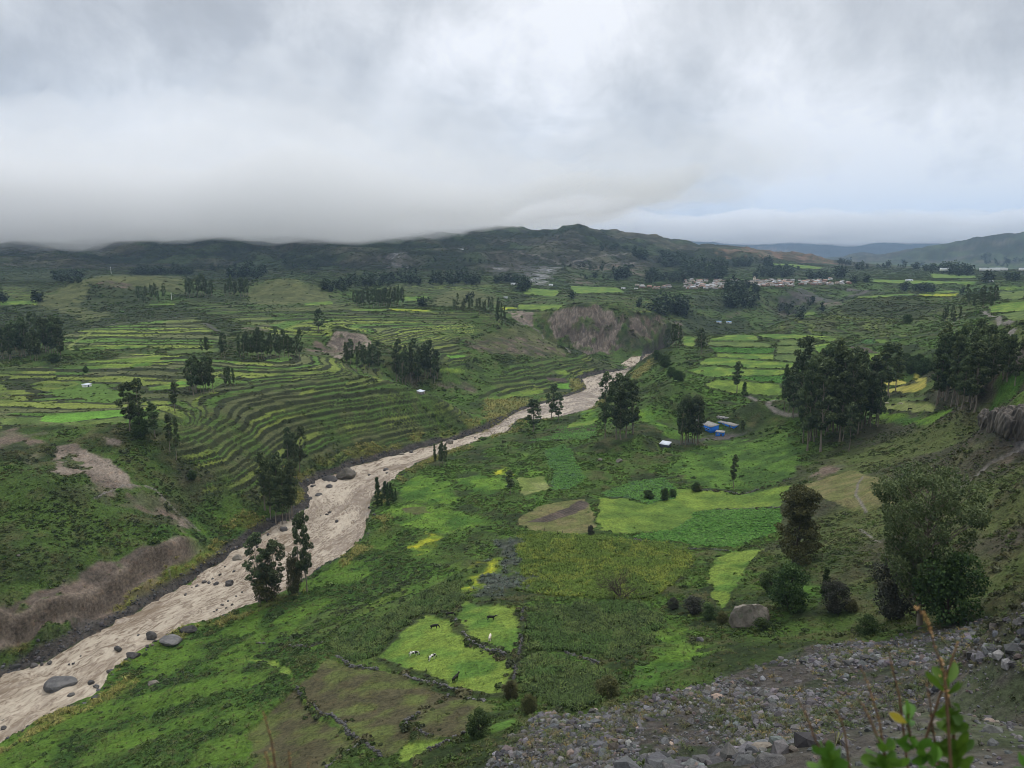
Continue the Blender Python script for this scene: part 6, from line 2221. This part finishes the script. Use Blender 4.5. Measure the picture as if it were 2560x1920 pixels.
def build_cows():
    blk, wht, pie = hide_mat('black_hide', (.012, .011, .010), (.02, .018, .015), .5), hide_mat('pale_hide', (.62, .55, .46), (.50, .42, .34), .6), hide_mat('pied_hide', (.014, .013, .012), (.70, .68, .64), .53)
    herd = [(1085, 1573, blk, 20, 1, 'black cow grazing nearest the maize strip in the cow meadow'), (1124, 1546, blk, 15, 1, 'black cow at the top corner of the cow meadow near the dividing wall'),
            (1227, 1551, blk, -5, 0, 'black cow alone on the upper right meadow'), (1225, 1601, wht, 85, 1, 'cream white cow seen from behind on the upper right meadow'),
            (1033, 1641, pie, 15, 1, 'mostly black pied cow in the middle of the cow meadow'), (1079, 1650, pie, 50, 1, 'mostly white pied cow beside the black pied one'),
            (1138, 1704, blk, 60, 0, 'black cow lowest in the meadow near the bank wall'),
            (2178, 1017, blk, 10, 1, 'black cow leftmost on the pale field below the yellow plots'), (2188, 1020, blk, 170, 1, 'black cow second from left on the pale field below the yellow plots'),
            (2216, 1016, wht, 0, 1, 'white cow left of the middle on the pale field below the yellow plots'), (2231, 1019, blk, 30, 1, 'black cow in the middle on the pale field below the yellow plots'),
            (2251, 1016, wht, 170, 1, 'white cow right of the middle on the pale field below the yellow plots'), (2274, 1028, blk, 10, 1, 'black cow lowest on the pale field below the yellow plots'),
            (1755, 934, blk, 0, 1, 'tiny dark cow at the left edge of the square fields'), (1905, 961, blk, 0, 0, 'tiny dark cow by the lower edge of the lime green square field')]
    base = {g: cow_mesh('cow', g, 0) for g in (0, 1)}
    cache = {}
    horn = M_CONC
    for px, py, m, rot, g, lab in herd:
        k = (m.name, g)
        if k not in cache:
            me = base[g].copy(); me.materials.clear(); me.materials.append(m); cache[k] = me
        x, y, z = ground_at(px, py)
        o = link('cow', cache[k], loc=(x, y, z - .02), rz=math.radians(rot))
        o.scale = (1.0,) * 3
        tag(o, lab, 'cow')
        if px < 1300:
            hx, hz = (1.44, .50) if g else (1.48, 1.58)
            meshobj('horns', [tube([[hx, s_ * .10, hz], [hx - .02, s_ * .22, hz + .08], [hx + .04, s_ * .24, hz + .2]], [.03, .022, .008], 5) for s_ in (-1, 1)], horn, o)


build_cows()

# ------------------------------------------------------------------ plants right in front of the viewpoint
def near_pt(px, py, d):
    return np.array(at_d(px, py, d))


def leaf_shape(base, tip, w, nrm, bend=.12):
    """obovate leaf with a folded midrib"""
    ax = tip - base
    L = np.linalg.norm(ax)
    ax = ax / L
    side = np.cross(ax, nrm); side /= np.linalg.norm(side)
    up = np.cross(side, ax)
    prof = [(0, .05), (.2, .45), (.45, .88), (.7, 1.0), (.88, .72), (1, .08)]
    V, F = [], []
    for i, (t, q) in enumerate(prof):
        c = base + ax * L * t + up * (-bend * L * t * t)
        V += [c - side * w * q * .5 + up * w * .16 * q, c, c + side * w * q * .5 + up * w * .16 * q]
        if i:
            k = 3 * i
            F += [[k - 3, k, k + 1, k - 2], [k - 2, k + 1, k + 2, k - 1]]
    return np.array(V), np.array(F)


M_FLEAF = leaf_mat('near_leaf', (.036, .105, .014), (.110, .220, .026), trans=.3, rough=.4)
M_YLEAF = leaf_mat('yellowed_leaf', (.40, .36, .03), (.50, .42, .05), trans=.3, rough=.5)
M_STEM = simple_mat('woody_stem', (.10, .055, .035), (.17, .10, .06), 30, .8)
M_DRY = simple_mat('dry_flower_stalk', (.42, .22, .09), (.58, .38, .16), 60, .9)


def build_foreground():
    rng = np.random.default_rng(4)

    def to_px(nx, ny):
        return nx / 3.191 + 1900, ny / 3.191 + 1400

    def gz(x, y):
        return float(ground_z(x, y))
    # leafy branches: list of (N-crop points from top down, distance, leaves (x,y,dx,dy,size,yellow))
    branches = [
        ('leafy branch with rounded leaves reaching highest at lower right', .80, [(1480, 880), (1490, 1060), (1510, 1150), (1545, 1370), (1545, 1500), (1530, 1680)],
         [(1490, 1000, 95, -190, 88, 0), (1485, 1060, -150, -150, 60, 0), (1500, 1130, -60, 110, 60, 0), (1520, 1180, -110, 60, 100, 0), (1530, 1240, 90, 60, 100, 0), (1545, 1330, 100, 10, 90, 0),
          (1535, 1340, -110, -30, 95, 0), (1545, 1360, 20, -150, 110, 0), (1550, 1560, 170, -120, 80, 0), (1550, 1540, 110, -160, 80, 0), (1545, 1600, -120, -120, 90, 0), (1545, 1620, 130, 20, 90, 0),
          (1540, 1660, -40, -190, 90, 0), (1555, 1640, 160, -60, 70, 0), (1500, 1180, 70, 40, 50, 0), (1520, 1420, -70, 60, 60, 0)]),
        ('leafy branch with one yellowing leaf left of the highest branch', .74, [(1185, 1230), (1180, 1300), (1200, 1420), (1290, 1560), (1420, 1650), (1500, 1800)],
         [(1185, 1300, 10, -170, 105, 0), (1170, 1300, -120, -70, 75, 1), (1190, 1380, -90, 90, 80, 0), (1200, 1440, 80, 60, 90, 0), (1230, 1480, -120, 30, 80, 0), (1250, 1500, 110, -60, 80, 0),
          (1290, 1540, -60, 120, 90, 0), (1300, 1560, 120, -50, 90, 0), (1380, 1620, 60, -130, 90, 0), (1400, 1640, -120, 30, 90, 0), (1160, 1290, -70, -20, 45, 0)]),
        ('low leafy branch at the very bottom left of the foreground shrub', .66, [(510, 1540), (540, 1600), (560, 1720)],
         [(530, 1560, -110, -70, 110, 0), (540, 1570, 20, -130, 110, 0), (550, 1600, 120, -90, 110, 0), (550, 1640, 150, -20, 110, 0), (540, 1650, -150, -10, 110, 0), (560, 1680, 60, -160, 100, 0)]),
        ('leafy branch with dense leaves between the low and the high branches', .70, [(985, 1480), (1000, 1580), (1010, 1720)],
         [(990, 1500, -60, -110, 90, 0), (990, 1520, 110, -70, 90, 0), (1000, 1560, -150, -30, 100, 0), (1000, 1600, 130, 10, 100, 0), (1005, 1640, -130, 30, 100, 0), (1005, 1660, 100, -120, 90, 0), (1000, 1640, -210, -70, 110, 0), (1000, 1560, 40, 80, 60, 1)]),
        ('leafy twig at the bottom right picture corner', .7, [(2130, 1620), (2150, 1760)], [(2135, 1650, -60, -110, 80, 0), (2140, 1680, 60, -130, 90, 0), (2140, 1700, -90, -20, 80, 0)]),
    ]
    for lab, d, stem, leaves in branches:
        pts = [near_pt(*to_px(a, b), d + .01 * i) for i, (a, b) in enumerate(stem)]
        last = pts[-1]
        g = np.array([last[0] * 1.05, last[1] + .12, 0])
        g[2] = gz(g[0], g[1]) - .02
        pts += [last * .6 + g * .4 + [0, -.01, 0], g]
        root = bpy.data.objects.new('leafy_shrub', None)
        COLL.objects.link(root)
        tag(root, lab, 'shrub')
        tops = [(np.array(pts), np.linspace(.0011, .0034, len(pts)))]
        meshobj('stem', [tube(p, r, 6) for p, r in tops], M_STEM, root)
        for yel in (0, 1):
            L = [q for q in leaves if q[5] == yel]
            if not L:
                continue
            parts, sh = [], []
            L = L + [(q[0] + rng.uniform(-25, 25), q[1] + rng.uniform(-10, 40), -q[2] * rng.uniform(.3, .9) + rng.uniform(-60, 60), q[3] * rng.uniform(.4, 1.0) + rng.uniform(-50, 30), q[4] * rng.uniform(.7, 1), yel) for q in L * (2 * (1 - yel))]
            for (x, y, dx, dy, w, _) in L:
                w *= 1.0
                b = near_pt(*to_px(x, y), d)
                e = near_pt(*to_px(x + dx, y + dy), d + rng.uniform(-.02, .03))
                nrm = np.array([rng.normal() * .3, -1, .25 + rng.normal() * .25])
                V, F = leaf_shape(b, e, w / 3.191 / FPX * d, nrm)
                parts.append((V, F)); sh += [rng.uniform(.2, .9)] * len(V)
            V, F = joinm(parts)
            nm = 'yellow_leaves' if yel else 'leaves'
            me = bpy.data.meshes.new(nm)
            set_mesh(me, V, F)
            add_shade(me, sh)
            o = link(nm, me, [M_YLEAF if yel else M_FLEAF], parent=root, smooth=True)
            if yel:
                o['label'] = 'yellowing leaf on the branch'
    # dry flowering stalks
    stalks = [
        ('tall dry orange flower stalk crossing the dark tree at lower right', .78, [(1250, 370), (1330, 470), (1370, 600), (1400, 720), (1430, 780), (1465, 900), (1480, 1000), (1490, 1150)], 52),
        ('dry flower stalk right of the tallest one', .82, [(1580, 655), (1550, 740), (1530, 800)], 30),
        ('thin dry stalk left of the leafy branches', .80, [(800, 845), (860, 990), (900, 1120), (940, 1240), (960, 1330), (980, 1500)], 34),
        ('thin dry stalk between the two leafy branches', .86, [(1030, 730), (1050, 850), (1085, 980), (1110, 1080), (1130, 1250)], 26),
        ('thin dry stalk beside the highest leafy branch', .84, [(1330, 980), (1360, 1160), (1370, 1300), (1400, 1480)], 26),
        ('short dry stalk at the lower left of the shrub', .74, [(600, 1190), (650, 1280), (680, 1400), (700, 1560)], 26),
        ('faint dry stalk furthest left in front of the scree', .76, [(300, 1100), (370, 1240), (420, 1380), (470, 1500)], 26),
        ('dry stalk rising from the low leafy branch', .72, [(790, 1120), (830, 1170), (860, 1240), (900, 1330)], 30),
    ]
    lstalks = [('dry orange grass stalk in front of the lowest fallow field', .75, [(200, 960), (240, 1100), (270, 1210), (290, 1330), (310, 1480)], 34),
               ('short dry grass stalk right of the orange grass stalk', .75, [(420, 1300), (430, 1400), (440, 1500)], 34),
               ('short dry grass stalk at the picture bottom below the fallow field', .75, [(590, 1400), (595, 1470), (600, 1540)], 26),
               ('low dry grass stalk left of the orange grass stalk', .75, [(210, 1310), (240, 1380), (260, 1500)], 34)]
    for (lab, d, pts_, w), conv in [(s, 'N') for s in stalks] + [(s, 'L') for s in lstalks]:
        tp = to_px if conv == 'N' else (lambda a, b: (a / 3.456 + 600, b / 3.456 + 1500))
        P = np.array([near_pt(*tp(a, b), d) for a, b in pts_])
        dd = P[-1] - P[-2]
        low = P[-1] + dd / np.linalg.norm(dd) * .12
        g = np.array([low[0], low[1] + .05, 0]); g[2] = gz(g[0], g[1]) - .02
        root = bpy.data.objects.new('dry_stalk', None)
        COLL.objects.link(root)
        tag(root, lab, 'dry stalk')
        meshobj('stem', [tube(np.vstack([P, low[None], g[None]]), np.linspace(.0007, .0022, len(P) + 2), 5)], M_STEM, root)
        cen = []
        for i in range(len(P) - 1):
            n = int(np.linalg.norm(P[i + 1] - P[i]) / .00085)
            t = rng.uniform(0, 1, n)[:, None]
            cen.append(P[i] * (1 - t) + P[i + 1] * t)
        C = np.vstack(cen)
        al = np.linspace(.5, 1, len(C))
        wm = w / 3.191 / FPX * d * .5
        cl = vn(np.arange(len(C)) / 9.0, np.zeros(len(C)), int(w)) > .25
        C = C + rng.normal(size=C.shape) * wm * .42
        C = C[cl]
        V, F, sh = leaf_tris(C, wm * .55, rng, droop=-.3, elong=1.6)
        me = bpy.data.meshes.new('flower_spike')
        set_mesh(me, V, F)
        link('flower_spike', me, [M_DRY], parent=root)


build_foreground()
print('objects', round(time.time() - T0, 1))
# ------------------------------------------------------------------ low cloud and air
def cloud_slab(name, x0, x1, y0, y1, bot, top, nx, ny, density, label, color=(0.93, 0.96, 1.0), taper=0.12, ytap=2.0):
    gx = np.linspace(x0, x1, nx)
    gy = np.linspace(y0, y1, ny)
    GXX, GYY = np.meshgrid(gx, gy, indexing='ij')
    u, v = (GXX - x0) / (x1 - x0), (GYY - y0) / (y1 - y0)
    e = np.minimum(np.minimum(u, 1 - u) / taper, np.minimum(v, 1 - v) / (taper * ytap))
    e = np.clip(e + (fbm(GXX / 400, GYY / 400, 4, 5) - .5) * 0.8, 0, 1)
    e[0] = e[-1] = 0
    e[:, 0] = e[:, -1] = 0
    e = np.sqrt(e)
    zb, zt = bot(GXX, GYY), top(GXX, GYY)
    zt = np.maximum(zt, zb + 70)
    mid = zb * 0.5 + zt * 0.5
    zb = mid + (zb - mid) * e - 12
    zt = mid + (zt - mid) * e + 12
    V = np.concatenate([np.stack([GXX, GYY, zb], -1).reshape(-1, 3), np.stack([GXX, GYY, zt], -1).reshape(-1, 3)])
    n = nx * ny
    i = np.arange(nx - 1)[:, None] * ny
    j = np.arange(ny - 1)[None]
    a = np.stack([i + j, i + j + 1, i + ny + j + 1, i + ny + j], -1).reshape(-1, 4)
    F = [a, (a + n)[:, ::-1]]
    per = [(k * ny) for k in range(nx)] + [((nx - 1) * ny + k) for k in range(1, ny)] + [(k * ny + ny - 1) for k in range(nx - 2, -1, -1)] + [k for k in range(ny - 2, 0, -1)]
    q = [[per[k], per[(k + 1) % len(per)], per[(k + 1) % len(per)] + n, per[k] + n] for k in range(len(per))]
    F.append(np.array(q))
    me = bpy.data.meshes.new(name)
    set_mesh(me, V, np.vstack(F))
    m = bpy.data.materials.new(name)
    m.use_nodes = True
    t = NT(m.node_tree)
    out = t.n('ShaderNodeOutputMaterial')
    vol = t.n('ShaderNodeVolumePrincipled', {'Color': color + (1,), 'Density': density, 'Anisotropy': 0.2})
    t.t.links.new(vol.outputs[0], out.inputs['Volume'])
    o = link(name, me, [m])
    tag(o, label=label, kind='stuff')
    return o


def near_bot(x, y):
    return 158 + (fbm(x / 240, y / 240, 5, 301, .6) - .5) * 105 + 110 * sstep(-350, 250, x)


def near_top(x, y):
    return 380 + (fbm(x / 420, y / 420, 5, 302) - .5) * 200 - 150 * sstep(-700, 300, x)


def veil_bot(x, y):
    return near_bot(x, y) - 22 + (fbm(x / 110, y / 110, 4, 303) - .5) * 80


def veil_top(x, y):
    return near_top(x, y) + 190 + (fbm(x / 300, y / 300, 5, 304) - .5) * 420


cloud_slab('low_cloud', -5200, 430, 1560, 4300, near_bot, near_top, 260, 120, 0.0050, 'dense grey cloud lying low over the left mountains', (.985, .988, .99), .3, .55)
cloud_slab('low_cloud_veil', -5200, 700, 1450, 4600, veil_bot, veil_top, 300, 140, 0.0012, 'thin fringe of the low cloud over the left mountains', (.985, .988, .99), .35, .5)


def far_bot(x, y):
    return 350 + (fbm(x / 700, y / 700, 5, 305) - .5) * 190


def far_top(x, y):
    return 680 + (fbm(x / 800, y / 800, 5, 306) - .5) * 420


cloud_slab('low_cloud', -1500, 9500, 8200, 14000, far_bot, far_top, 220, 80, 0.0028, 'bright cloud bank resting on the far blue range', (1, 1, 1))


def build_haze():
    me = bpy.data.meshes.new('haze')
    b = bmesh.new()
    bmesh.ops.create_cube(b, size=1.0)
    zlo, zhi = float(Z.min()) - 30, 1250.0
    for v in b.verts:
        v.co = (v.co.x * 31300, v.co.y * 31300, (zlo + zhi) / 2 + v.co.z * (zhi - zlo))
    b.to_mesh(me)
    m = bpy.data.materials.new('haze')
    m.use_nodes = True
    t = NT(m.node_tree)
    out = t.n('ShaderNodeOutputMaterial')
    vol = t.n('ShaderNodeVolumePrincipled', {'Color': (0.50, 0.71, 1.0, 1), 'Density': 0.000062, 'Anisotropy': 0.1})
    t.t.links.new(vol.outputs[0], out.inputs['Volume'])
    o = link('haze', me, [m])
    tag(o, kind='stuff')


build_haze()
print('done', round(time.time() - T0, 1))
